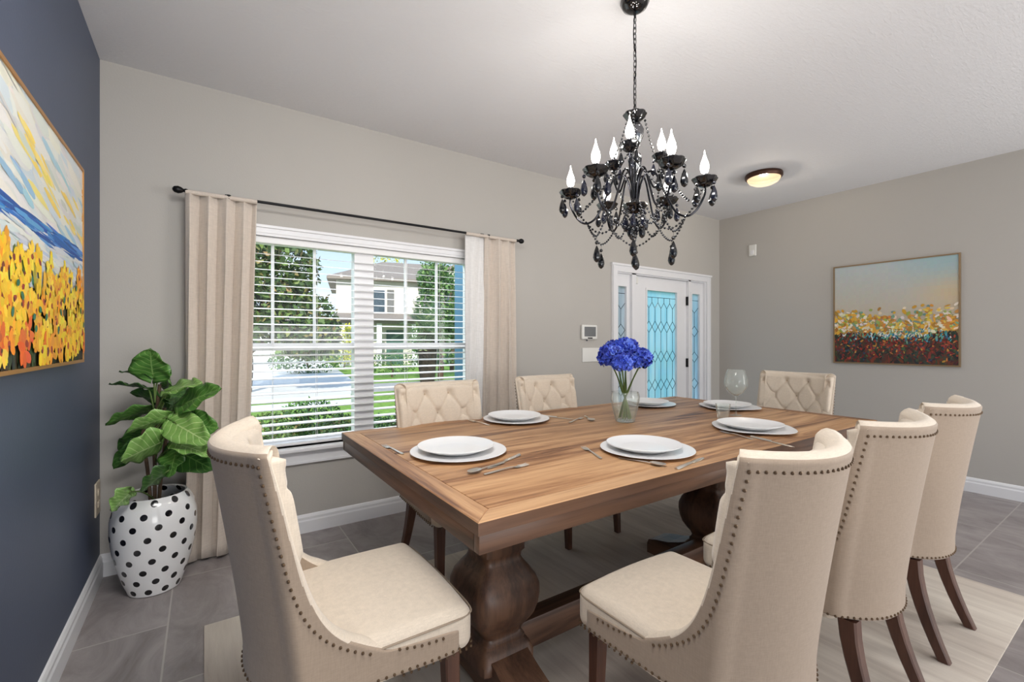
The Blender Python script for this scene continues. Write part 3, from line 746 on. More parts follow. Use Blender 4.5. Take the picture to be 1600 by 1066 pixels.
for i, a in enumerate(lower):
    a2_ = lower[(i+1) % 6] if i < 5 else lower[0]
    p = polar(.205, a, 1.765)
    q = polar(.205, a2_, 1.765)
    mid = (p+q)/2; mid.z = 1.685
    sw = cp(beads(hang(p, mid, .015)+hang(mid, q, .015)[1:]), 'bead_swag', M['black_glass'])
    cp(drop_mb(mid, 1.05), 'crystal_drop', M['black_glass'], parent=sw)
    cp(beads(hang(polar(.28, a, 1.90), polar(.205, a, 1.765), .02)), 'bead_swag', M['black_glass'])
    cp(beads(hang(polar(.045, a, 1.825), p, .075, 14)), 'bead_swag', M['black_glass'])
    cp(drop_mb(polar(.046, a+.4, 1.825), .95, .022), 'crystal_drop', M['navy_glass'])
for i, a in enumerate(upper):
    cp(beads(hang(polar(.042, a, 2.215), polar(.12, a+.25, 2.03), .02)), 'bead_swag', M['black_glass'])
    for e in (-.52, .52):
        cp(beads(hang(polar(.12, a, 2.02), polar(.235, a+e*1.6, 1.80), .02)), 'bead_swag', M['black_glass'])
for k in range(3):
    an = LATA+radians(40+120*k)
    p = polar(.05, an, 1.815); mid = Vector((0, 0, 1.665))
    cp(beads([p, p.lerp(mid, .5)+Vector((0, 0, -.01)), mid]), 'bead_swag', M['black_glass'])
    cp(drop_mb(polar(.03, an+1, 1.80), 1.0, .03), 'crystal_drop', M['black_glass'])
cp(drop_mb((0, 0, 1.665), 1.05), 'crystal_drop', M['black_glass'])

# ------------------------------------------------------------------ rug
b = MB(); b.rbox(-1.64, 1.64, -.99, .99, 0, .008, .0035, n=4, k=1)
tag(b.build('area_rug', M['rug'], loc=(1.64, 1.39, .0)), 'pale streaked flat rug under the dining table', 'rug')

# ------------------------------------------------------------------ dining table
TX0, TX1, TY0, TY1, TZ = .60, 3.385, 1.045, 2.485, .76
tb = thing('dining_table', 'long rustic walnut trestle table set with white plates', 'table', (1.99, 1.765, 0))
def tp(b, name, mat, smooth=False, **k): return part(b, name, mat, tb, smooth=smooth, **k)
bw = .075; g_ = .0015
b = MB(); b.rbox(TX0+bw+g_, TX1-bw-g_, TY0+bw+g_, TY1-bw-g_, .722, TZ-.0006, .002, k=1, n=1); tp(b, 'tabletop', M['table_top'], smooth=True)
def mitre(pts, name, mat):
    b = MB(); n_ = len(pts); e = .003
    cx = sum(p[0] for p in pts)/n_; cy = sum(p[1] for p in pts)/n_
    lo = [(x, y, .722) for x, y in pts]; hi = [(x, y, TZ-e) for x, y in pts]
    ins = [(x+(cx-x)*0+(-e if x > cx else e)*(1 if True else 0), y+(-e if y > cy else e), TZ) for x, y in pts]
    b.add(lo+hi+ins, [tuple(range(n_))[::-1]]+[(i, (i+1) % n_, n_+(i+1) % n_, n_+i) for i in range(n_)]+[(n_+i, n_+(i+1) % n_, 2*n_+(i+1) % n_, 2*n_+i) for i in range(n_)]+[tuple(range(2*n_, 3*n_))])
    o = tp(b, name, [mat, M['apron_y'] if mat is M['table_end'] else M['apron_x']])
    for pf in o.data.polygons:
        if abs(pf.normal.z) < .5: pf.material_index = 1
    return o
cr_ = .0
mitre([(TX0+cr_, TY0), (TX1-cr_, TY0), (TX1-bw, TY0+bw), (TX0+bw, TY0+bw)], 'border_board', M['table_top'])
mitre([(TX1-cr_, TY1), (TX0+cr_, TY1), (TX0+bw, TY1-bw), (TX1-bw, TY1-bw)], 'border_board', M['table_top'])
mitre([(TX0, TY1-cr_), (TX0, TY0+cr_), (TX0+bw, TY0+bw), (TX0+bw, TY1-bw)], 'border_board', M['table_end'])
mitre([(TX1, TY0+cr_), (TX1, TY1-cr_), (TX1-bw, TY1-bw), (TX1-bw, TY0+bw)], 'border_board', M['table_end'])
for (x0, x1, y0_, y1_, mt) in ((TX0+.005, TX1-.005, TY0+.005, TY0+.035, 'apron_x'), (TX0+.005, TX1-.005, TY1-.035, TY1-.005, 'apron_x'), (TX0+.005, TX0+.035, TY0+.035, TY1-.035, 'apron_y'), (TX1-.035, TX1-.005, TY0+.035, TY1-.035, 'apron_y')):
    b = MB(); b.rbox(x0, x1, y0_, y1_, .668, .7225, .004, k=1, n=1); tp(b, 'apron', M[mt], smooth=True)
b = MB(); b.box(TX0+.035, TX1-.035, TY0+.035, TY1-.035, .70, .722); tp(b, 'subtop', M['apron_x'])
PX = (.87, 2.22, 3.10); PY = 1.40
for px_ in PX:
    prof = [(.125, .70), (.125, .60), (.118, .585), (.10, .57), (.09, .55), (.084, .53), (.084, .50), (.076, .49), (.074, .475), (.080, .462), (.096, .442), (.118, .412), (.133, .38), (.139, .35), (.134, .315), (.118, .28), (.098, .252), (.082, .232), (.075, .215), (.078, .205), (.084, .198), (.084, .188), (.092, .180), (.100, .170), (.104, .155), (.108, .15), (.108, .12)]
    def ex(z): 
        t_ = max(0, 1-abs(z-.33)/.15); return 10-6.0*min(1, t_*1.2)
    b = MB(); b.lathe(prof[::-1], 64, c=(px_, PY, 0), sq=ex); tp(b, 'pedestal', M['table_leg'], smooth=True)
    # trestle foot running front to back
    b = MB(); P = [(-.36, .008), (-.36, .06), (-.35, .085), (-.30, .10), (-.22, .115), (-.15, .14), (-.10, .162), (.10, .162), (.15, .14), (.22, .115), (.30, .10), (.35, .085), (.36, .06), (.36, .008), (.27, .008), (.24, .03), (-.24, .03), (-.27, .008)]
    hw = .075; vs = [(px_-hw, PY+y, z) for y, z in P]+[(px_+hw, PY+y, z) for y, z in P]; n_ = len(P)
    b.add(vs, [(i, (i+1) % n_, n_+(i+1) % n_, n_+i) for i in range(n_)]+[tuple(range(n_))[::-1], tuple(range(n_, 2*n_))]); tp(b, 'foot', M['apron_y'])
b = MB(); b.rbox(PX[0], PX[2], PY-.038, PY+.038, .095, .205, .006, k=1, n=1); tp(b, 'stretcher', M['apron_x'], smooth=True)

# ------------------------------------------------------------------ chairs
def cw(z):
    if z < .5: return .267
    return .267+.006*(z-.5)/.5
def cyb(z): return -.235-.085*max(0, (z-.42)/.58)**1.2
def cL(z):
    top = .004
    if z <= .425: return .405
    if z <= .44: return .405-.205*(z-.425)/.015
    return min(.20, top+.030*max(0, (1-z)/.5)+.17*exp(-((z-.44)/.075)**1.1))
CR = .04; SAG = .075; TH = .058
def shell(s, z, off=0.0):
    """s in -1..1 around the chair back; off = distance inwards"""
    w = cw(z)-off; r = max(.008, CR-off); yb = cyb(z)+off; L = cL(z); sag = SAG
    a = abs(s); sg = 1 if s >= 0 else -1
    if a <= .50:
        x = (a/.50)*(w-r); y = yb+sag*(a/.50)**2
    elif a <= .62:
        t_ = (a-.50)/.12; an = .55+(pi/2-.55)*t_
        x = w-r+r*(sin(an)-sin(.55))/(1-sin(.55)); y = yb+sag+r*(cos(.55)-cos(an))
    else:
        t_ = (a-.62)/.38; x = w; y = yb+sag+r*cos(.55)+(L+max(0, CR-.008-max(0, CR-off))*0)*t_
        if off: y -= (off+r*.85-CR*.85)*t_
    return Vector((sg*x, y, z))
def rim_s(z, D):
    """position along the shell that lies D behind its front edge"""
    L = cL(z)
    if D <= L: return .62+.38*(1-D/L)
    D -= L
    if D < .045: return .62-.12*D/.045
    return .50-.50*(D-.045)/.26
def make_chair(label):
    c = thing('dining_chair', label, 'chair')
    NS = 72; th = TH
    zs = [.36, .37, .385, .40, .42, .425, .43, .435, .44, .45, .46, .47, .48, .49, .50, .515, .53, .55, .58, .62, .67, .72, .78, .84, .90, .94, .955, .97, .978]
    b = MB(); grid = []
    def ztop(s, z):     # corners of the crest a little higher than its middle
        return z+.010*max(0, (z-.6)/.4)*min(1, (abs(s)/.6)**2)-.012*max(0, (abs(s)-.58)/.42)*max(0, (z-.9)/.08)+.022*max(0, (.40-z)/.04)*min(1, (abs(s)/.55)**3)*(1 if abs(s) < .62 else max(0, 1-(abs(s)-.62)/.3))
    for layer, off in ((0, 0), (1, th)):
        rows = []
        for z in zs:
            row = []
            for i in range(NS+1):
                s = -1+2*i/NS; p = shell(s, z, off); p.z = ztop(s, z)
                if z > .97: p.z -= 0
                row.append(p)
            rows.append(row)
        grid.append(rows)
    O, I = grid
    nv = NS+1; vs = [p for r_ in O for p in r_]+[p for r_ in I for p in r_]; k = len(zs)*nv; fs = []
    for i in range(len(zs)-1):
        for j in range(NS):
            fs.append((i*nv+j, i*nv+j+1, (i+1)*nv+j+1, (i+1)*nv+j)); fs.append((k+i*nv+j, k+(i+1)*nv+j, k+(i+1)*nv+j+1, k+i*nv+j+1))
    def strip(A, B, C_):  # outer idx list, inner idx list, bulge points
        o = len(vs); vs.extend(C_)
        for i in range(len(A)-1):
            fs.append((A[i], A[i+1], o+i+1, o+i)); fs.append((o+i, o+i+1, B[i+1], B[i]))
    nz_ = len(zs)-1
    # perimeter loop: left front edge (bottom to top), top, right front edge (top to bottom), bottom
    A = [i*nv for i in range(nz_+1)]+[nz_*nv+j for j in range(1, NS+1)]+[i*nv+NS for i in range(nz_-1, -1, -1)]+[j for j in range(NS-1, -1, -1)]
    C_ = []
    for q, a in enumerate(A):
        m_ = (Vector(vs[a])+Vector(vs[a+k]))/2; i = a//nv; j = a % nv
        d = Vector((0, 0, 0))
        if j == 0 or j == NS:
            d += Vector((0, 1, .25))
        if i == nz_: d += Vector((0, 0, 1.1))
        if i == 0: d += Vector((0, 0, -.3))
        C_.append(m_+d*(.020 if zs[i] < .5 or i == nz_ else .008))
    strip(A, [a+k for a in A], C_)
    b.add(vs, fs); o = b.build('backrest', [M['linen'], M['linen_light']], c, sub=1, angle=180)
    for pf in o.data.polygons:      # outer cloth is the coarser shaded oatmeal linen, darkened in colour for shade; inside and rim are cream
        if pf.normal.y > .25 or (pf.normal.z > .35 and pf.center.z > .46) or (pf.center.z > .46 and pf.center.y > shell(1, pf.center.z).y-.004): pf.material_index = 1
    # tufted inner pad
    def padw(z):
        t_ = max(0, min(1, (cL(z)-.035)/.06)); return cw(z)-.006-(th-.004)*t_*t_*(3-2*t_)
    def tuft(u, v):
        z = .47+(.980-.47)*v; wd = padw(z)
        x = (u*2-1)*wd
        yy = cyb(z)+th
        yy += SAG*(x/(wd+.01))**2
        zp = z-.925; A_ = (x+.0775)/.155; B_ = zp/.23
        p = A_+B_; q = A_-B_
        dp = abs(p-round(p)); dq = abs(q-round(q))
        fade = max(0, min(1, 1-zp/.03)) if zp > 0 else 1
        crease = max(exp(-(dp/.055)**2), exp(-(dq/.055)**2))*fade
        dd = (dp*dp+dq*dq); btn = exp(-dd/.030)
        if zp > .04: btn = 0
        edge = min(1, min(u, 1-u)/.07, (1-v)/.06, v/.05); edge = sqrt(max(0, edge*(2-edge)))
        h = (.034-.009*crease-.021*btn*min(1, edge*2))*edge
        yy -= .018*(1-min(1, min(u, 1-u)/.027))+.02*(1-min(1, (1-v)/.025))
        return (x, yy+h+.002, z-.0)
    b = MB(); b.grid(tuft, 72, 80); pad = b.build('tufted_pad', M['linen_light'], c, angle=180)
    bt = []
    for r_ in range(4):
        z = .925-.115*r_
        xs = (-.0775, .0775) if r_ % 2 == 0 else (-.155, 0, .155)
        for x in xs:
            if abs(x) > cw(z)-th-.05: continue
            p = tuft((x/padw(z)+1)/2, (z-.47)/(.980-.47)); b = MB(); b.ball((p[0], p[1]+.001, p[2]), .0085, 10, 6, (1, .5, 1)); b.build('button', M['tuft_button'], pad)
    # seat
    b = MB(); b.rbox(-.263, .263, -.135, .325, .350, .475, .035, crown=.022, k=4, n=8)
    def taper(v):
        x, y, z = v; f = 1-.06*max(0, (.05-y)/.19); return (x*f, y+.012*(1-(x/.262)**2)*(1 if y > .1 else 0), z)
    b.v = [taper(v) for v in b.v]; b.build('seat', M['linen_light'], c, angle=180)
    b = MB(); zt = .452
    pts = [(-.2645, -.02, zt), (-.2645, .10, zt), (-.2645, .25, zt), (-.258, .31, zt), (-.225, .336, zt), (-.1, .343, zt), (0, .345, zt), (.1, .343, zt), (.225, .336, zt), (.258, .31, zt), (.2645, .25, zt), (.2645, .10, zt), (.2645, -.02, zt)]
    b.tube(smooth_path([(x*.99, y-.004, z) for x, y, z in pts], 4), .0028, 6); b.build('piping', M['seam'], c)
    # nailheads
    b = MB(); e = .0035; spc = .021
    def nails(path, lift):
        path = [Vector(p) for p in path]; acc = 0
        for i in range(len(path)-1):
            d = (path[i+1]-path[i]).length; s_ = acc
            while s_ < d:
                p = path[i].lerp(path[i+1], s_/d); b.ball(p, .0043, 6, 4); s_ += spc
            acc = s_-d
    ci = Vector((0, 0, 0))
    top = []
    for i in range(41):
        s = rim_s(.95, .03)*(-1+2*i/40); p = shell(s, .952, -.001); p.z = ztop(s, .952); top.append(p)
    nails(top, 0)
    for sg in (-1, 1):
        side = []
        for z in [.95-(.95-.445)*i/80 for i in range(81)]:
            p = shell(sg*rim_s(z, .03), z, -.001); p.z = ztop(.62, z); side.append(p)
        nails(side, 0)
        nails([(sg*.268, .10, .437), (sg*.268, .16, .424), (sg*.268, .24, .418)], 0)
    low = []
    for i in range(61):
        s = -1+2*i/60; p = shell(s, .374, -.001); p.z = ztop(s, .374)-.002; low.append(p)
    nails(low, 0)
    nails([(-.262, .10, .362), (-.262, .26, .358), (-.255, .318, .355), (-.22, .338, .355), (0, .348, .355), (.22, .338, .355), (.255, .318, .355), (.262, .26, .358), (.262, .10, .362)], 0)
    o = b.build('nailhead_trim', M['nail'], c); o['kind'] = 'stuff'; o['label'] = 'antique brass nailheads'
    # legs
    for (x, y, dx, dy, w0, w1) in ((-.215, .27, -.004, .012, .024, .017), (.215, .27, .004, .012, .024, .017), (-.185, -.15, -.02, -.10, .026, .018), (.185, -.15, .02, -.10, .026, .018)):
        b = MB(); vs = []; N_ = 7
        for i in range(N_):
            t_ = i/(N_-1); z = .365*(1-t_)+.009*t_; w = w0+(w1-w0)*t_; cx = x+dx*t_; cy = y+dy*t_**1.6; e_ = w*.22
            for (a1_, a2_2) in ((-w, -w+e_), (-w+e_, -w), (w-e_, -w), (w, -w+e_), (w, w-e_), (w-e_, w), (-w+e_, w), (-w, w-e_)): vs.append((cx+a1_, cy+a2_2, z))
        fs = [(i*8+k_, i*8+(k_+1) % 8, (i+1)*8+(k_+1) % 8, (i+1)*8+k_) for i in range(N_-1) for k_ in range(8)]+[tuple(range(8)), tuple(range((N_-1)*8, N_*8))[::-1]]
        b.add(vs, fs); b.build('leg', M['chair_leg'], c, angle=30)
    return c
GRP = 'tufted linen dining chairs'
c0 = make_chair('cream tufted chair seen from behind, nearest the viewer on the right')
c0['group'] = GRP
c0.location = (1.20, .745, 0); c0.scale = (.89, 1, 1)
CHAIRS = [
 ('cream chair seen from behind, between the nearest one and the rightmost one', (1.86, .745, 0), 0, (.91, 1, 1)),
 ('cream chair seen from behind, rightmost on the near side of the table', (2.54, .765, 0), 0, (.91, 1, 1)),
 ('cream nailhead chair at the left end of the table, back to the plant', (.322, 1.42, 0), -pi/2, (1.03, 1, 1)),
 ('cream tufted chair on the window side standing in front of the window', (1.16, 2.29, 0), pi, (1.0, 1, 1)),
 ('cream tufted chair on the window side standing right of the curtain', (2.0, 2.33, 0), pi, (.95, 1, 1)),
 ('cream tufted chair at the far right end of the table below the smaller painting', (3.62, 1.70, 0), pi/2, (1.0, 1, 1)),
]
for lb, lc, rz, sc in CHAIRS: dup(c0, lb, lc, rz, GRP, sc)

# ------------------------------------------------------------------ tableware
PT = .7605
def plate(name, label, loc, r, h, cat='plate', group=None, rot=0, sq=None):
    b = MB(); prof = [(.001, .004), (r*.5, .004), (r*.56, 0), (r*.62, 0), (r*.66, .004), (r*.9, h*.7), (r, h), (r*.995, h+.002), (r*.9, h*.7+.0035), (r*.68, .008), (r*.6, .007), (.001, .007)]
    b.lathe(prof, 64, sq=sq, cap=True)
    o = b.build(name, M['china'], loc=loc); o.rotation_euler = (0, 0, rot)
    return tag(o, label, cat, group)
SET = [('at the left end of the table', .905, 1.745, .205, None), ('in front of the window-side left chair', 1.568, 2.27, .20, None), ('at the middle of the near table edge', 1.60, 1.315, .20, None),
       ('behind the vase of blue flowers', 2.76, 2.245, .19, None), ('at the far right end beside the wine glass', 3.12, 1.83, .19, 2.8), ('at the near right edge beside the wine glass', 2.47, 1.315, .20, 2.6)]
for w_, x, y, r, sq in SET:
    plate('charger_plate', 'large white charger plate ' + w_, (x, y, PT), r, .014, 'plate', 'white charger plates', random.uniform(0, 1), sq)
    plate('dinner_plate', 'white dinner plate on the charger ' + w_, (x-.006, y+.012, PT+.0085), r*.80, .026, 'plate', 'white dinner plates', 0, None if sq is None else 2.3)
def flat(pts, name, mat, parent, th=.0025, sub=0):
    """pts: (s, halfwidth, z) along local X"""
    b = MB(); vs = []
    for s_, w_, z_ in pts:
        for q in (-1, -.5, 0, .5, 1): vs.append((s_, w_*q, z_+th*(1-q*q)+.0))
        for q in (1, -1): vs.append((s_, w_*q, z_-.0))
    k = 7; fs = []
    for i in range(len(pts)-1):
        for j in range(k): fs.append((i*k+j, i*k+(j+1) % k, (i+1)*k+(j+1) % k, (i+1)*k+j))
    fs += [tuple(range(k)), tuple(range((len(pts)-1)*k, len(pts)*k))]
    b.add(vs, fs); return b.build(name, mat, parent)
HANDLE = [(-.10, .004, .002), (-.095, .0075, .002), (-.06, .0062, .003), (-.02, .0042, .005), (.02, .0034, .006), (.035, .0036, .005)]
def fork(label, x, y, rz):
    t = thing('dinner_fork', label, 'fork', (x, y, PT), rz, 'silver forks')
    flat(HANDLE, 'handle', M['silver'], t); flat([(.035, .0036, .005), (.045, .010, .003), (.06, .0125, .002), (.066, .0125, .002)], 'neck', M['silver'], t)
    for q in (-.0105, -.0035, .0035, .0105):
        b = MB(); b.tube([(.064, q, .003), (.085, q, .0025), (.10, q, .004), (.108, q*.98, .006)], [.0018, .0017, .0014, .0006], 6); b.build('tine', M['silver'], t)
    return t
def spoon(label, x, y, rz, s=1):
    t = thing('table_spoon', label, 'spoon', (x, y, PT), rz, 'silver spoons')
    flat(HANDLE, 'handle', M['silver'], t)
    b = MB()
    def fn(u, v):
        s_ = .034+.066*u; w = .021*s*sqrt(max(0, 1-(2*u-1)**2))**.9*(1-.18*u); q = v*2-1; dep = .007*(1-(2*u-1)**2)*(1-q*q)
        return (s_, w*q, .0095-dep)
    b.grid(fn, 16, 10); o = b.build('bowl', M['silver'], t); o.modifiers.new('thick', 'SOLIDIFY').thickness = .0012
    return t
def knife(label, x, y, rz):
    t = thing('table_knife', label, 'knife', (x, y, PT), rz, 'silver knives')
    flat([(-.12, .005, .001), (-.115, .0095, .001), (-.04, .0075, .001), (0, .006, .001)], 'handle', M['silver'], t, .007)
    flat([(0, .006, .001), (.02, .0105, .001), (.08, .0115, .001), (.11, .008, .001), (.12, .001, .001)], 'blade', M['silver'], t, .0016)
    return t
spoon('silver spoon lying below the left end plates, bowl to the left', .88, 1.47, radians(197))
knife('silver knife beside the left end plates, handle nearest the middle plates', .99, 1.515, radians(205))
fork('thin silver fork lying right of the spoon by the left end plates', .93, 1.415, radians(5))
fork('silver fork left of the left end plates, near the table corner', .69, 1.95, radians(95))
fork('silver fork left of the middle near plates', 1.375, 1.42, radians(68))
spoon('silver spoon between the fork and the middle near plates', 1.43, 1.20, radians(285))
knife('silver knife under the rim of the middle near plates', 1.58, 1.085, radians(10))
fork('silver fork left of the near right plates', 2.235, 1.27, radians(75))
knife('silver knife below the near right plates', 2.235, 1.10, radians(-105))
fork('silver fork left of the plates in front of the window', 1.335, 2.31, radians(95))
knife('silver knife right of the plates in front of the window', 1.83, 2.20, radians(-70))
fork('silver fork between the window-side plates and the vase', 1.86, 2.06, radians(25))
spoon('silver spoon lying just left of the flower vase', 1.965, 2.06, radians(-120), 1.2)
# wine glass and tumbler
t = thing('wine_glass', 'tall clear wine glass between the two right-hand place settings', 'wine glass', (2.84, 1.62, PT))
b = MB(); b.lathe([(0, .003), (.033, .001), (.036, .0), (.036, .0015), (.02, .004), (.006, .010)], 32); b.build('foot', M['clear'], t)
b = MB(); b.lathe([(.005, .006), (.0036, .03), (.0036, .10), (.005, .128)], 12); b.build('stem', M['clear'], t)
b = MB(); P = [(.004, .125), (.02, .130), (.045, .148), (.064, .178), (.070, .21), (.066, .245), (.056, .28), (.050, .295)]
b.lathe(P+[(r-.0012, z+.0006) for r, z in P[::-1]], 40, cap=False); b.build('bowl', M['clear'], t)
t = thing('glass_tumbler', 'small faceted clear tumbler in front of the wine glass', 'tumbler', (2.66, 1.60, PT))
fac = lambda r, z, a: 1-.035*abs(sin(6*a))
b = MB(); P = [(.001, .0), (.03, .0), (.033, .004), (.034, .02), (.044, .09)]; b.lathe(P+[(.0415, .09), (.031, .02), (.029, .014), (.001, .012)], 48, wave=fac, cap=False); b.build('body', M['clear'], t)
b = MB(); b.lathe([(.042, .089), (.0445, .0905), (.0415, .0915), (.042, .089)], 48, cap=False); b.build('rim', M['clear'], t)
# vase with hydrangeas
VX, VY = 2.075, 1.865
t = thing('glass_vase', 'clear tapered glass vase holding the blue flowers', 'vase', (VX, VY, PT))
P = [(.001, .002), (.045, .0), (.052, .004), (.058, .03), (.070, .08), (.078, .125), (.080, .15), (.076, .168), (.073, .175)]
b = MB(); b.lathe(P+[(r-.003, z) for r, z in P[::-1][:-2]]+[(.045, .012), (.001, .012)], 40, cap=False, sq=2.5); b.build('body', M['clear'], t)
b = MB(); b.lathe([(.001, .0125), (.045, .0125), (.054, .03), (.066, .08), (.0665, .085), (.001, .085)], 40, sq=2.5); b.build('water', M['water'], t)
b = MB(); b.lathe([(.0725, .174), (.0745, .177), (.0715, .178), (.0725, .174)], 40, cap=False, sq=2.5); b.build('lip', M['clear'], t)
def petal_mat():
    m, n, l, b = new_mat('cobalt petal'); g = n.new('ShaderNodeNewGeometry')
    l.new(ramp(n, l, g.outputs['Random Per Island'], [(.0, (38, 52, 150)), (.4, (56, 78, 196)), (.75, (80, 110, 224)), (1, (128, 156, 240))]), b.inputs['Base Color'])
    b.inputs['Roughness'].default_value = .6; b.inputs['Subsurface Weight'].default_value = .05; return m
M['petal'] = petal_mat()
FL = [(at(955, 556, 2.66), .105, 'leftmost'), (at(978, 545, 2.74), .10, 'topmost'), (at(1000, 560, 2.62), .095, 'rightmost'), (at(972, 566, 2.56), .085, 'lowest, front'), (at(960, 545, 2.80), .085, 'rearmost')]
for i, (p, r, w_) in enumerate(FL):
    p = p-Vector((0, 0, 0)); t = thing('hydrangea', w_+' blue hydrangea of the bunch in the glass vase', 'flower', (VX, VY, PT+.014), 0, 'blue hydrangeas in the vase')
    q = p-t.location; d = Vector((-q.x, -q.y, 0)); d = d.normalized() if d.length > .01 else Vector((1, 0, 0))
    for k_, dd in enumerate((0, .35)):
        a_ = atan2(d.y, d.x)+dd-.17; e = Vector((cos(a_), sin(a_), 0))
        b = MB(); b.tube(smooth_path([e*.040+Vector((0, 0, .006)), e*.012+Vector((0, 0, .10)), -e*.022+Vector((0, 0, .17)), q*.55+Vector((0, 0, q.z*.12)), q-Vector((0, 0, r*.4))], 6), .0042, 7); b.build('stem', M['stem'], t)
    b = MB(); rnd = random.Random(40+i); NF = 85
    for k in range(NF):
        z = 1-2*(k+.5)/NF; ph = k*2.39996; nrm = Vector((sqrt(1-z*z)*cos(ph), sqrt(1-z*z)*sin(ph), z*.82))
        if z < -.75: continue
        cen = q+nrm*r*.62*rnd.uniform(.9, 1.08); nn = (nrm+Vector((rnd.uniform(-.3, .3), rnd.uniform(-.3, .3), rnd.uniform(-.3, .3)))).normalized()
        ux = nn.cross(Vector((0, 0, 1)) if abs(nn.z) < .9 else Vector((1, 0, 0))).normalized(); uy = nn.cross(ux)
        for pt_ in range(4):
            a = pt_*pi/2+rnd.uniform(-.15, .15)+k; di = ux*cos(a)+uy*sin(a); sd = -ux*sin(a)+uy*cos(a); L = r*.23*rnd.uniform(.85, 1.25)
            cup = rnd.uniform(.1, .6)
            V_ = [cen, cen+di*L*.5+sd*L*.5+nn*L*.15, cen+di*L*1.0+sd*L*.42+nn*L*cup, cen+di*L*1.18+nn*L*cup*.7, cen+di*L*1.0-sd*L*.42+nn*L*cup, cen+di*L*.5-sd*L*.5+nn*L*.15, cen+di*L*.6+nn*L*.02]
            b.add(V_, [(0, 1, 6), (1, 2, 6), (2, 3, 6), (3, 4, 6), (4, 5, 6), (5, 0, 6)])
    b.build('bloom', M['petal'], t, smooth=False)

# ------------------------------------------------------------------ potted plant
POT = Vector((-.205, 2.91, 0))
# white ceramic with black dots
m, n, l, b_ = new_mat('white glaze with black dots')
at_n = n.new('ShaderNodeUVMap'); vm = n.new('ShaderNodeTexCoord')
sxyz = n.new('ShaderNodeSeparateXYZ'); l.new(vm.outputs['Object'], sxyz.inputs[0])
def mth2(op, a, bb=None, c=None):
    k = n.new('ShaderNodeMath'); k.operation = op
    for i, v in enumerate((a, bb, c)):
        if v is None: continue
        if isinstance(v, (int, float)): k.inputs[i].default_value = v
        else: l.new(v, k.inputs[i])
    return k.outputs[0]
ang = mth2('DIVIDE', mth2('ARCTAN2', sxyz.outputs[1], sxyz.outputs[0]), 2*pi/11)
row = mth2('DIVIDE', mth2('SUBTRACT', sxyz.outputs[2], .028), .0540)
ri = mth2('ROUND', row); odd = mth2('ABSOLUTE', mth2('MODULO', ri, 2))
aa = mth2('ADD', ang, mth2('ADD', mth2('MULTIPLY', odd, .5), mth2('MULTIPLY', ri, .08)))
da = mth2('SUBTRACT', aa, mth2('ROUND', aa)); dz_ = mth2('SUBTRACT', row, ri)
rad_ = mth2('SQRT', mth2('ADD', mth2('POWER', sxyz.outputs[0], 2), mth2('POWER', sxyz.outputs[1], 2)))
dx_ = mth2('MULTIPLY', mth2('MULTIPLY', da, 2*pi/11), rad_)
dist = mth2('SQRT', mth2('ADD', mth2('POWER', dx_, 2), mth2('POWER', mth2('MULTIPLY', dz_, .0540), 2)))
dot = mth2('LESS_THAN', dist, .0148)
mg = n.new('ShaderNodeMixRGB'); l.new(dot, mg.inputs[0]); mg.inputs[1].default_value = lin((236, 236, 236)); mg.inputs[2].default_value = lin((14, 14, 18))
l.new(mg.outputs[0], b_.inputs['Base Color']); b_.inputs['Roughness'].default_value = .15; b_.inputs['Coat Weight'].default_value = .4
M['dots'] = m
t = thing('plant_pot', 'white ceramic pot with black dots on the floor by the navy wall', 'pot', POT)
PR = .93
prof = [(.001, .004), (.105, 0), (.115, .004), (.122, .02), (.140, .07), (.162, .14), (.180, .22), (.190, .30), (.188, .37), (.175, .43), (.155, .465), (.142, .478), (.134, .474), (.145, .455), (.16, .42), (.17, .37), (.001, .37)]
prof = [(r_*PR, z_) for r_, z_ in prof]
b = MB(); b.lathe(prof, 56, cap=False); b.build('body', M['dots'], t)
b = MB(); b.lathe([(.153, .40), (.12, .41), (.05, .415), (.001, .415)], 30, cap=False); b.build('soil', M['pot_soil'], t)
t = thing('potted_fig_plant', 'leafy green plant with broad veined leaves growing in the dotted pot', 'plant', (POT.x, POT.y, .40))
for (dx, dy, top) in ((.0, .0, .62), (.03, -.02, .50), (-.03, .01, .46)):
    b = MB(); b.tube(smooth_path([(dx*.5, dy*.5, 0), (dx, dy, .2), (dx*1.6, dy*1.4, .38), (dx*.6+.02, dy*.6, top)], 5), .008, 8); b.build('trunk', M['bark'], t)
def leaf_mat(name, c1, c2, c3):
    m, n, l, b = new_mat(name); uv = n.new('ShaderNodeUVMap'); uv.uv_map = 'leaf'
    s = n.new('ShaderNodeSeparateXYZ'); l.new(uv.outputs[0], s.inputs[0])
    def mm(op, a, bb=None):
        k = n.new('ShaderNodeMath'); k.operation = op
        for i, v in enumerate((a, bb)):
            if v is None: continue
            if isinstance(v, (int, float)): k.inputs[i].default_value = v
            else: l.new(v, k.inputs[i])
        return k.outputs[0]
    av = mm('ABSOLUTE', s.outputs[1])
    vein = mm('ABSOLUTE', mm('SUBTRACT', mm('FRACT', mm('ADD', mm('MULTIPLY', mm('SUBTRACT', s.outputs[0], mm('MULTIPLY', av, .28)), 7), .5)), .5))
    side = mm('LESS_THAN', vein, .055); mid = mm('LESS_THAN', av, .035)
    vv = mm('MAXIMUM', side, mid)
    base_ = ramp(n, l, noise(n, l, coords(n, l, (14, 14, 14)), 1, 4), [(.3, c1), (.7, c2)])
    x = n.new('ShaderNodeMixRGB'); l.new(mm('MULTIPLY', vv, .75), x.inputs[0]); l.new(base_, x.inputs[1]); x.inputs[2].default_value = lin(c3)
    l.new(x.outputs[0], b.inputs['Base Color']); b.inputs['Roughness'].default_value = .35; b.inputs['Specular IOR Level'].default_value = .5
    bump(n, l, b, vein, .35, .004); return m
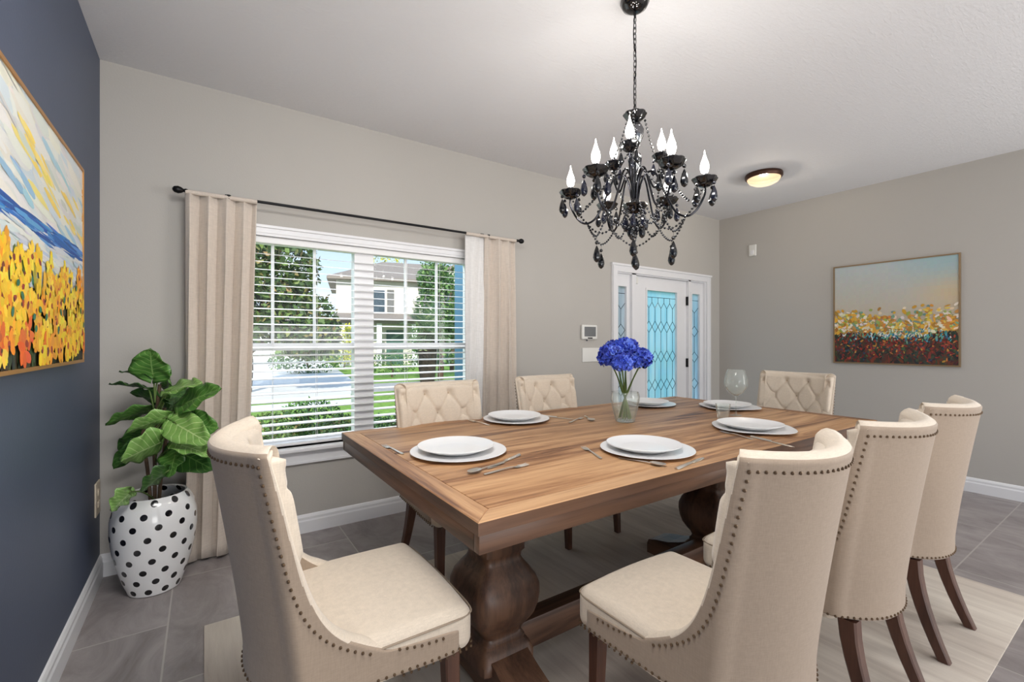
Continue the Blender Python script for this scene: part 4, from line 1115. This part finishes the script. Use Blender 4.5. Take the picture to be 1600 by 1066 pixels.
M['leaf_dark'] = leaf_mat('deep green leaf', (38, 74, 30), (60, 104, 44), (104, 142, 76))
M['leaf_light'] = leaf_mat('fresh green leaf', (104, 148, 70), (140, 182, 100), (188, 212, 150))
M['leaf_mid'] = leaf_mat('mid green leaf', (66, 112, 46), (90, 140, 62), (146, 182, 106))
def leaf(base_p, tip_p, wid, mat, tilt=0, cup=.15, droop=.1, root=None):
    """broad leaf from base to tip; tilt rolls its face around the midrib"""
    P0 = Vector(base_p); P1 = Vector(tip_p); ax = (P1-P0); L = ax.length; ax.normalize()
    up = Vector((0, 0, 1)); side = ax.cross(up)
    if side.length < .1: side = RT.copy()
    side.normalize(); nrm = side.cross(ax).normalized()
    R3 = Matrix.Rotation(tilt, 3, ax); side = R3 @ side; nrm = R3 @ nrm
    nu, nv = 14, 10; vs = []; uvs = []
    for i in range(nu+1):
        u = i/nu; w = wid*.5*(sin(pi*min(1, u**.72))**.62)*(1.06-.25*u)
        if i == 0: w = .004
        for j in range(nv+1):
            v = j/nv*2-1
            back = -.10*L*(abs(v)**1.5)*(1-u)**3*1.6
            p = P0+ax*(u*L+back)+side*(w*v)+nrm*(cup*wid*abs(v)**1.3*.6*(1-.2*u)-droop*L*(u-.0)**2+.010*sin(u*16+abs(v)*3)*abs(v))
            vs.append(p-root.location); uvs.append((u, v))
    fs = [(i*(nv+1)+j, (i+1)*(nv+1)+j, (i+1)*(nv+1)+j+1, i*(nv+1)+j+1) for i in range(nu) for j in range(nv)]
    me = bpy.data.meshes.new('leaf'); me.from_pydata([tuple(v) for v in vs], [], fs); ul = me.uv_layers.new(name='leaf')
    for lp in me.loops: ul.data[lp.index].uv = uvs[lp.vertex_index]
    for p in me.polygons: p.use_smooth = True
    me.materials.append(M[mat]); o = bpy.data.objects.new('leaf', me); COL.objects.link(o); o.parent = root
    md = o.modifiers.new('thick', 'SOLIDIFY'); md.thickness = .0015
    return o
# (base px, tip px, width px, shade, tilt, depth base, depth tip)
LV = [((240, 590), (232, 546), 62, 'leaf_mid', 2.9, 2.28, 2.22), ((246, 592), (188, 576), 26, 'leaf_dark', 0, 2.30, 2.26), ((232, 608), (172, 596), 34, 'leaf_dark', .2, 2.30, 2.24), ((256, 630), (208, 610), 40, 'leaf_dark', .9, 2.32, 2.34),
      ((262, 616), (262, 578), 34, 'leaf_mid', 1.9, 2.36, 2.32), ((262, 612), (312, 594), 38, 'leaf_light', .6, 2.26, 2.20), ((284, 634), (340, 604), 52, 'leaf_mid', 1.0, 2.28, 2.22), ((262, 618), (300, 622), 46, 'leaf_dark', .6, 2.38, 2.40),
      ((236, 640), (164, 660), 44, 'leaf_mid', .5, 2.34, 2.26), ((262, 652), (196, 672), 46, 'leaf_light', .7, 2.20, 2.10), ((270, 660), (324, 690), 50, 'leaf_light', .8, 2.22, 2.12), ((290, 664), (338, 668), 52, 'leaf_mid', 1.2, 2.30, 2.26),
      ((252, 692), (186, 718), 72, 'leaf_light', .9, 2.18, 2.04), ((240, 690), (176, 728), 54, 'leaf_dark', .6, 2.36, 2.32), ((272, 702), (330, 732), 54, 'leaf_dark', .9, 2.28, 2.20), ((276, 694), (330, 708), 36, 'leaf_light', .3, 2.20, 2.14),
      ((276, 706), (262, 746), 48, 'leaf_mid', .4, 2.22, 2.14), ((264, 735), (218, 766), 52, 'leaf_dark', .7, 2.14, 2.06), ((206, 768), (172, 798), 44, 'leaf_light', .9, 2.10, 2.04), ((280, 680), (330, 694), 50, 'leaf_dark', .6, 2.40, 2.40),
      ((228, 676), (186, 700), 44, 'leaf_dark', .6, 2.42, 2.42), ((262, 640), (300, 640), 44, 'leaf_dark', .5, 2.44, 2.46)]
for (bp, tpx, wp, mt, tl_, d0, d1) in LV:
    A0 = at(bp[0], bp[1], d0); A1 = at(tpx[0], tpx[1], d1); A0.y = min(A0.y, 3.12); A1.y = min(A1.y, 3.14)
    leaf(A0, A1, wp*2.25/711, mt, tl_, root=t)
    r0 = Vector((POT.x, POT.y, max(.50, A0.z-.12))); r0.x += .02*(A0.x-POT.x)
    if A0.z < .62: r0 = Vector((POT.x, POT.y, .44))
    b = MB(); b.tube([tuple(p-t.location) for p in smooth_path([r0, r0.lerp(A0, .5)+Vector((0, 0, .015)), A0, A0.lerp(A1, .12)], 4)], .0036, 6); b.build('petiole', M['stem'], t)

# ------------------------------------------------------------------ outdoors
GZ = -.2
M['grass'] = plain('lawn grass', (120, 156, 62), rough=.95, var=.35, scale=9, bmp=.8, bscale=200)
M['concrete'] = plain('pale concrete', (222, 220, 216), rough=.9, var=.04, scale=2)
M['asphalt'] = plain('pale street asphalt', (168, 166, 164), rough=.9, var=.06, scale=3)
M['stucco'] = plain('cream stucco', (214, 208, 198), rough=.9, var=.03, scale=3)
M['roof'] = plain('grey brown shingles', (138, 128, 120), rough=.95, var=.18, scale=18)
M['ext_dark'] = plain('dark house window', (70, 82, 92), rough=.1)
M['shutter'] = plain('grey shutter', (110, 108, 106), rough=.7)
M['blue_post'] = plain('teal blue painted post', (60, 104, 130), rough=.6, var=.03)
M['green_door'] = plain('dark green door', (58, 96, 84), rough=.6)
M['mulch'] = plain('brown mulch', (120, 92, 70), rough=1, var=.3, scale=30)
def leafmat(name, st_):
    m, n, l, b = new_mat(name); g = n.new('ShaderNodeNewGeometry'); l.new(ramp(n, l, g.outputs['Random Per Island'], st_), b.inputs['Base Color'])
    b.inputs['Roughness'].default_value = .65; return m
M['fol_dark'] = leafmat('dark tree foliage', [(0, (38, 58, 30)), (.45, (70, 96, 46)), (.8, (110, 132, 66)), (1, (150, 122, 80))])
M['fol_mid'] = leafmat('mid green foliage', [(0, (40, 72, 40)), (.5, (74, 112, 58)), (1, (120, 152, 84))])
M['fol_yel'] = leafmat('yellow green foliage', [(0, (130, 140, 40)), (.5, (190, 186, 56)), (1, (220, 214, 90))])
M['frond'] = leafmat('palm frond green', [(0, (44, 70, 44)), (.6, (88, 114, 72)), (1, (150, 158, 110))])
b = MB(); b.box(-40, 70, YF+T+.01, 90, GZ-.1, GZ); tag(b.build('lawn', M['grass'], smooth=False), 'bright green lawn seen through the window', 'lawn', kind='structure')
b = MB(); b.add([(-6, 12.6, GZ+.03), (3.2, 12.3, GZ+.03), (4.4, 16.5, GZ+.03), (8.0, 40, GZ+.03), (-2, 40, GZ+.03), (-6, 20, GZ+.03), (-6, 12.6, GZ), (3.2, 12.3, GZ), (4.4, 16.5, GZ), (8, 40, GZ), (-2, 40, GZ), (-6, 20, GZ)], [(0, 1, 2, 3, 4, 5), (0, 6, 7, 1), (1, 7, 8, 2), (2, 8, 9, 3)])
tag(b.build('driveway', M['concrete'], smooth=False), 'wide pale concrete driveway seen through the left window half', 'driveway', kind='structure')
b = MB(); b.box(3.3, 40, 12.8, 15.2, GZ, GZ+.012); tag(b.build('street', M['asphalt'], smooth=False), 'pale strip of street seen through the right window half', 'street', kind='structure')
b = MB(); b.box(-8, 3.3, 10.6, 11.5, GZ, GZ+.014); tag(b.build('footpath', M['concrete'], smooth=False), 'narrow pale footpath in front of the driveway', 'footpath', kind='structure')
b = MB(); b.rbox(2.26, 2.62, 4.12, 4.46, GZ, 2.75, .01, k=1, n=1); 
tp_ = thing('porch_post', 'teal blue square porch post at the right edge of the window view', 'post', (2.44, 4.29, GZ)); part(b, 'shaft', M['blue_post'], tp_, smooth=True)
b = MB(); b.rbox(2.22, 2.66, 4.08, 4.50, GZ, GZ+.18, .01, k=1, n=1); part(b, 'plinth', M['blue_post'], tp_, smooth=True)
b = MB(); b.box(2.1, 6.2, YF+T+.01, 4.7, GZ, -.06); tag(b.build('porch_slab', M['concrete'], smooth=False), 'concrete porch floor outside the front door', 'porch floor', kind='structure')
# two-storey house across the street
def house(name, label, loc, rz, W_, D_, Hh, roofh, wins, door=None, garage=None):
    t = thing(name, label, 'house', loc, rz)
    b = MB(); b.box(-W_/2, W_/2, 0, D_, 0, Hh); b.build('walls', M['stucco'], t, smooth=False)
    b = MB(); o = .5; b.add([(-W_/2-o, -o, Hh), (W_/2+o, -o, Hh), (W_/2+o, D_+o, Hh), (-W_/2-o, D_+o, Hh), (-W_/2-o, -o, Hh-.15), (W_/2+o, -o, Hh-.15), (W_/2+o, D_+o, Hh-.15), (-W_/2-o, D_+o, Hh-.15), (-W_/4, D_/2, Hh+roofh), (W_/4, D_/2, Hh+roofh)],
        [(0, 1, 9, 8), (1, 2, 9), (2, 3, 8, 9), (3, 0, 8), (0, 4, 5, 1), (1, 5, 6, 2), (3, 7, 4, 0), (4, 7, 6, 5), (2, 6, 7, 3)]); b.build('roof', M['roof'], t, smooth=False)
    for (x, z, w, h) in wins:
        b = MB(); b.box(x-w/2-.1, x+w/2+.1, -.06, .02, z-.1, z+h+.1); f = b.build('window', M['white'], t, smooth=False)
        b = MB(); b.box(x-w/2, x+w/2, -.08, -.05, z, z+h); b.build('pane', M['ext_dark'], f, smooth=False)
        for s_ in (-1, 1):
            b = MB(); b.box(x+s_*(w/2+.35)-.2, x+s_*(w/2+.35)+.2, -.07, .0, z-.05, z+h+.05); b.build('shutter', M['shutter'], t, smooth=False)
    return t
hs = house('neighbour_house', 'two-storey cream house with grey roof across the street', (12.0, 26.5, GZ), -.25, 11.5, 8, 5.2, 1.7, [(-3.6, 3.2, 1.2, 1.3), (.6, 3.2, 1.5, 1.3), (3.6, 3.2, 1.2, 1.3)])
def hp(b, nm, mt): return b.build(nm, M[mt], hs, smooth=False)
b = MB(); b.box(-5.6, 4.6, -1.6, 0, 2.45, 2.6); b.add([(-5.9, -1.9, 2.6), (4.9, -1.9, 2.6), (4.9, 0, 3.1), (-5.9, 0, 3.1), (-5.9, 0, 2.6), (4.9, 0, 2.6)], [(0, 1, 2, 3), (0, 3, 4), (1, 5, 2)]); hp(b, 'porch_canopy', 'roof')
for x in (-5.4, -3.4, -1.4, .8, 4.4): b = MB(); b.box(x-.14, x+.14, -1.5, -1.22, 0, 2.45); hp(b, 'column', 'white')
b = MB(); b.box(-2.9, -1.9, -.05, .02, 0, 2.1); hp(b, 'front_door', 'green_door')
b = MB(); b.box(-.2, 3.2, -.05, .02, 0, 2.2); hp(b, 'garage_door', 'green_door')
b = MB(); gx = 1.6; b.add([(gx-2.2, -.5, 4.9), (gx+2.2, -.5, 4.9), (gx, -.5, 6.4), (gx-2.2, 3, 4.9), (gx+2.2, 3, 4.9), (gx, 3, 6.4)], [(0, 1, 2), (0, 2, 5, 3), (1, 4, 5, 2), (3, 5, 4)]); hp(b, 'gable', 'stucco')
b = MB()
for s_ in (-1, 1):
    b.add([(gx, -.75, 6.55), (gx+s_*2.6, -.75, 4.78), (gx+s_*2.6, 3, 4.78), (gx, 3, 6.55), (gx, -.75, 6.4), (gx+s_*2.6, -.75, 4.63), (gx+s_*2.6, 3, 4.63), (gx, 3, 6.4)], [(0, 1, 2, 3), (4, 7, 6, 5), (0, 4, 5, 1), (1, 5, 6, 2)])
hp(b, 'gable_roof', 'roof')
gh = thing('garage_building', 'low white garage across the driveway behind the tree', 'garage', (4.0, 41, GZ), .0)
b = MB(); b.box(-3.5, 3.5, 0, 6, 0, 2.6); b.build('walls', M['stucco'], gh, smooth=False)
b = MB(); b.add([(-3.8, -.4, 2.6), (3.8, -.4, 2.6), (3.8, 6.4, 2.6), (-3.8, 6.4, 2.6), (-2, 3, 4.2), (2, 3, 4.2)], [(0, 1, 5, 4), (1, 2, 5), (2, 3, 4, 5), (3, 0, 4), (0, 3, 2, 1)]); b.build('roof', M['roof'], gh, smooth=False)
b = MB(); b.box(-2.4, 2.4, -.06, .02, 0, 2.2); b.build('garage_door', M['white'], gh, smooth=False)
def leaves(cloud, n_, size, rnd):
    b = MB(); b.keepn = True
    for _ in range(n_):
        c, r, sc = rnd.choice(cloud)
        while True:
            d = Vector((rnd.uniform(-1, 1), rnd.uniform(-1, 1), rnd.uniform(-1, 1)))
            if d.length < 1: break
        d = d.normalized()*(d.length**.45)
        p = Vector(c)+Vector((d.x*r*sc[0], d.y*r*sc[1], d.z*r*sc[2])); s_ = size*rnd.uniform(.6, 1.3)
        a = Vector((rnd.uniform(-1, 1), rnd.uniform(-1, 1), rnd.uniform(-1, 1))).normalized(); q = a.cross(Vector((rnd.uniform(-1, 1), rnd.uniform(-1, 1), rnd.uniform(-1, 1)))).normalized()
        b.add([p, p+a*s_*.5+q*s_*.28, p+a*s_, p+a*s_*.5-q*s_*.28], [(0, 1, 2, 3)])
    return b
def tree(name, label, loc, hgt, cloud, n_, size, mt, cat='tree', trunk=.12, seed=1, group=None):
    t = thing(name, label, cat, loc, 0, group); rnd = random.Random(seed)
    o = leaves(cloud, n_, size, rnd).build('foliage', M[mt], t, smooth=False)
    b = MB(); b.tube(smooth_path([(0, 0, 0), (.05, 0, hgt*.3), (-.03, .03, hgt*.6), (0, 0, hgt*.85)], 4), [trunk*(1-.04*k) for k in range(13)], 8)
    for c, r, sc in cloud[:5]: b.tube([(0, 0, hgt*.35), tuple(Vector(c)*.6+Vector((0, 0, hgt*.2))), c], [trunk*.5, trunk*.3, trunk*.12], 6)
    b.build('trunk', M['bark'], t); return t
def gpos(px, d): p = at(px, 533, d); return (p.x, p.y, GZ)
tree('broadleaf_tree', 'dense dark green tree filling the left of the window view', gpos(386, 12.5), 3.0,
     [((.4, -.3, 2.6), 1.3, (1, 1, 1)), ((1.25, -.7, 1.9), 1.0, (1, 1, .9)), ((-.4, .4, 2.2), 1.1, (1, 1, 1)), ((.75, -.2, 3.5), 1.05, (1, 1, .9)), ((-.2, .2, 3.9), 1.0, (1, 1, .9)), ((1.5, -1.0, 1.5), .65, (1, 1, .8))], 8500, .2, 'fol_dark', seed=2)
tree('conifer_tree', 'tall dark green tree behind the palm in the right of the window view', gpos(688, 17), 3.0,
     [((0, 0, 1.6), 1.1, (1, 1, 1)), ((0, 0, 2.7), .9, (1, 1, 1.1)), ((-.2, 0, 3.6), .6, (1, 1, 1.1)), ((.8, 0, 2.2), .8, (1, 1, 1))], 4200, .16, 'fol_mid', seed=3)
tree('distant_tree', 'tall pale green tree behind the right-hand conifer', gpos(706, 22), 5.4,
     [((0, 0, 5.0), 1.1, (1.4, 1, .8)), ((.9, 0, 4.2), 1.0, (1, 1, 1)), ((-.9, 0, 4.5), .8, (1, 1, .8))], 1100, .2, 'fol_mid', seed=8)
tree('distant_tree', 'yellow green treetop above the house roof by the mullion', gpos(596, 52), 12,
     [((0, 0, 10.2), 1.9, (1.3, 1, .8)), ((1.2, 0, 8.8), 1.9, (1.3, 1, .8))], 900, .34, 'fol_yel', seed=9)
tree('round_shrub', 'yellow green shrub by the porch of the house opposite', gpos(537, 23), 1.3, [((0, 0, 1.3), 1.1, (1.3, 1, .9))], 1800, .14, 'fol_yel', 'shrub', .04, 5, 'shrubs outside')
tree('round_shrub', 'dark green shrub left of the house porch opposite', gpos(480, 20), .9, [((0, 0, .6), .7, (2.2, 1, .9))], 1500, .12, 'fol_mid', 'shrub', .04, 6, 'shrubs outside')
tree('round_shrub', 'dark green shrub at the edge of the street lawn right of the mullion', gpos(612, 18), .9, [((0, 0, .55), .5, (2.2, 1, .9))], 1000, .1, 'fol_mid', 'shrub', .04, 16, 'shrubs outside')
HG = [(425, 6.3, .42, .55), (485, 6.6, .56, .5), (540, 6.3, .38, .5), (598, 6.0, .42, .5), (655, 6.1, .42, .5), (455, 4.55, .35, .55), (520, 4.5, .32, .5), (585, 4.5, .34, .5), (640, 4.7, .34, .5)]
for i, (px_, d_, hh_, r_) in enumerate(HG):
    x_, y_, z_ = gpos(px_, d_); wd = ['leftmost', 'second', 'third', 'fourth', 'rightmost', 'leftmost', 'second', 'third', 'rightmost'][i]
    tree('garden_shrub', ('%s of the taller dark green shrubs outside the window' if i < 5 else '%s of the low shrubs growing close under the window') % wd, (x_, y_, z_), hh_, [((0, 0, hh_*.55), r_*.85, (1.1, .8, hh_/r_*.6))], 1500, .055, 'fol_mid' if i % 2 else 'fol_dark', 'shrub', .02, 20+i, 'shrubs outside')
# sago palm
pp = gpos(668, 12.5); t = thing('palm_tree', 'palm with thick dark trunk beyond the right window half', 'palm', pp)
b = MB(); b.lathe([(.20, 0), (.19, .3), (.22, .7), (.25, 1.1), (.30, 1.45), (.26, 1.6), (.1, 1.7)], 16, wave=lambda r, z, a: 1+.10*sin(a*7+z*20)); b.build('trunk', plain('dark palm trunk', (58, 50, 44), rough=1, var=.3, scale=20, bmp=.8), t)
rnd = random.Random(5)
for k in range(26):
    a = 2*pi*k/26*3.1; el = radians(rnd.uniform(5, 78)); L = rnd.uniform(1.1, 1.5)
    d = Vector((cos(a)*cos(el), sin(a)*cos(el), sin(el))); P = [Vector((0, 0, 1.55))+d*L*s_-Vector((0, 0, .55*L*s_*s_*(cos(el)+.2))) for s_ in [i/9 for i in range(10)]]
    b = MB(); b.keepn = True; b.tube(P, [.014*(1-i/12) for i in range(10)], 4)
    for i in range(1, 10):
        for sub_ in (0, .5):
            p = P[i] if not sub_ else P[i].lerp(P[i-1], .5); tg = (P[i]-P[i-1]).normalized(); sd = tg.cross(Vector((0, 0, 1)))
            if sd.length < .05: sd = Vector((1, 0, 0))
            sd.normalize(); W_ = .26*sin(pi*min(1, (i+.6)/10.5))+.05
            for s_ in (-1, 1):
                q = p+sd*s_*W_+tg*W_*.6+Vector((0, 0, .03)); b.add([p, p+(q-p)*.5+tg*.016, q, p+(q-p)*.5-tg*.016], [(0, 1, 2, 3)])
    b.build('frond', M['frond'], t, smooth=False)
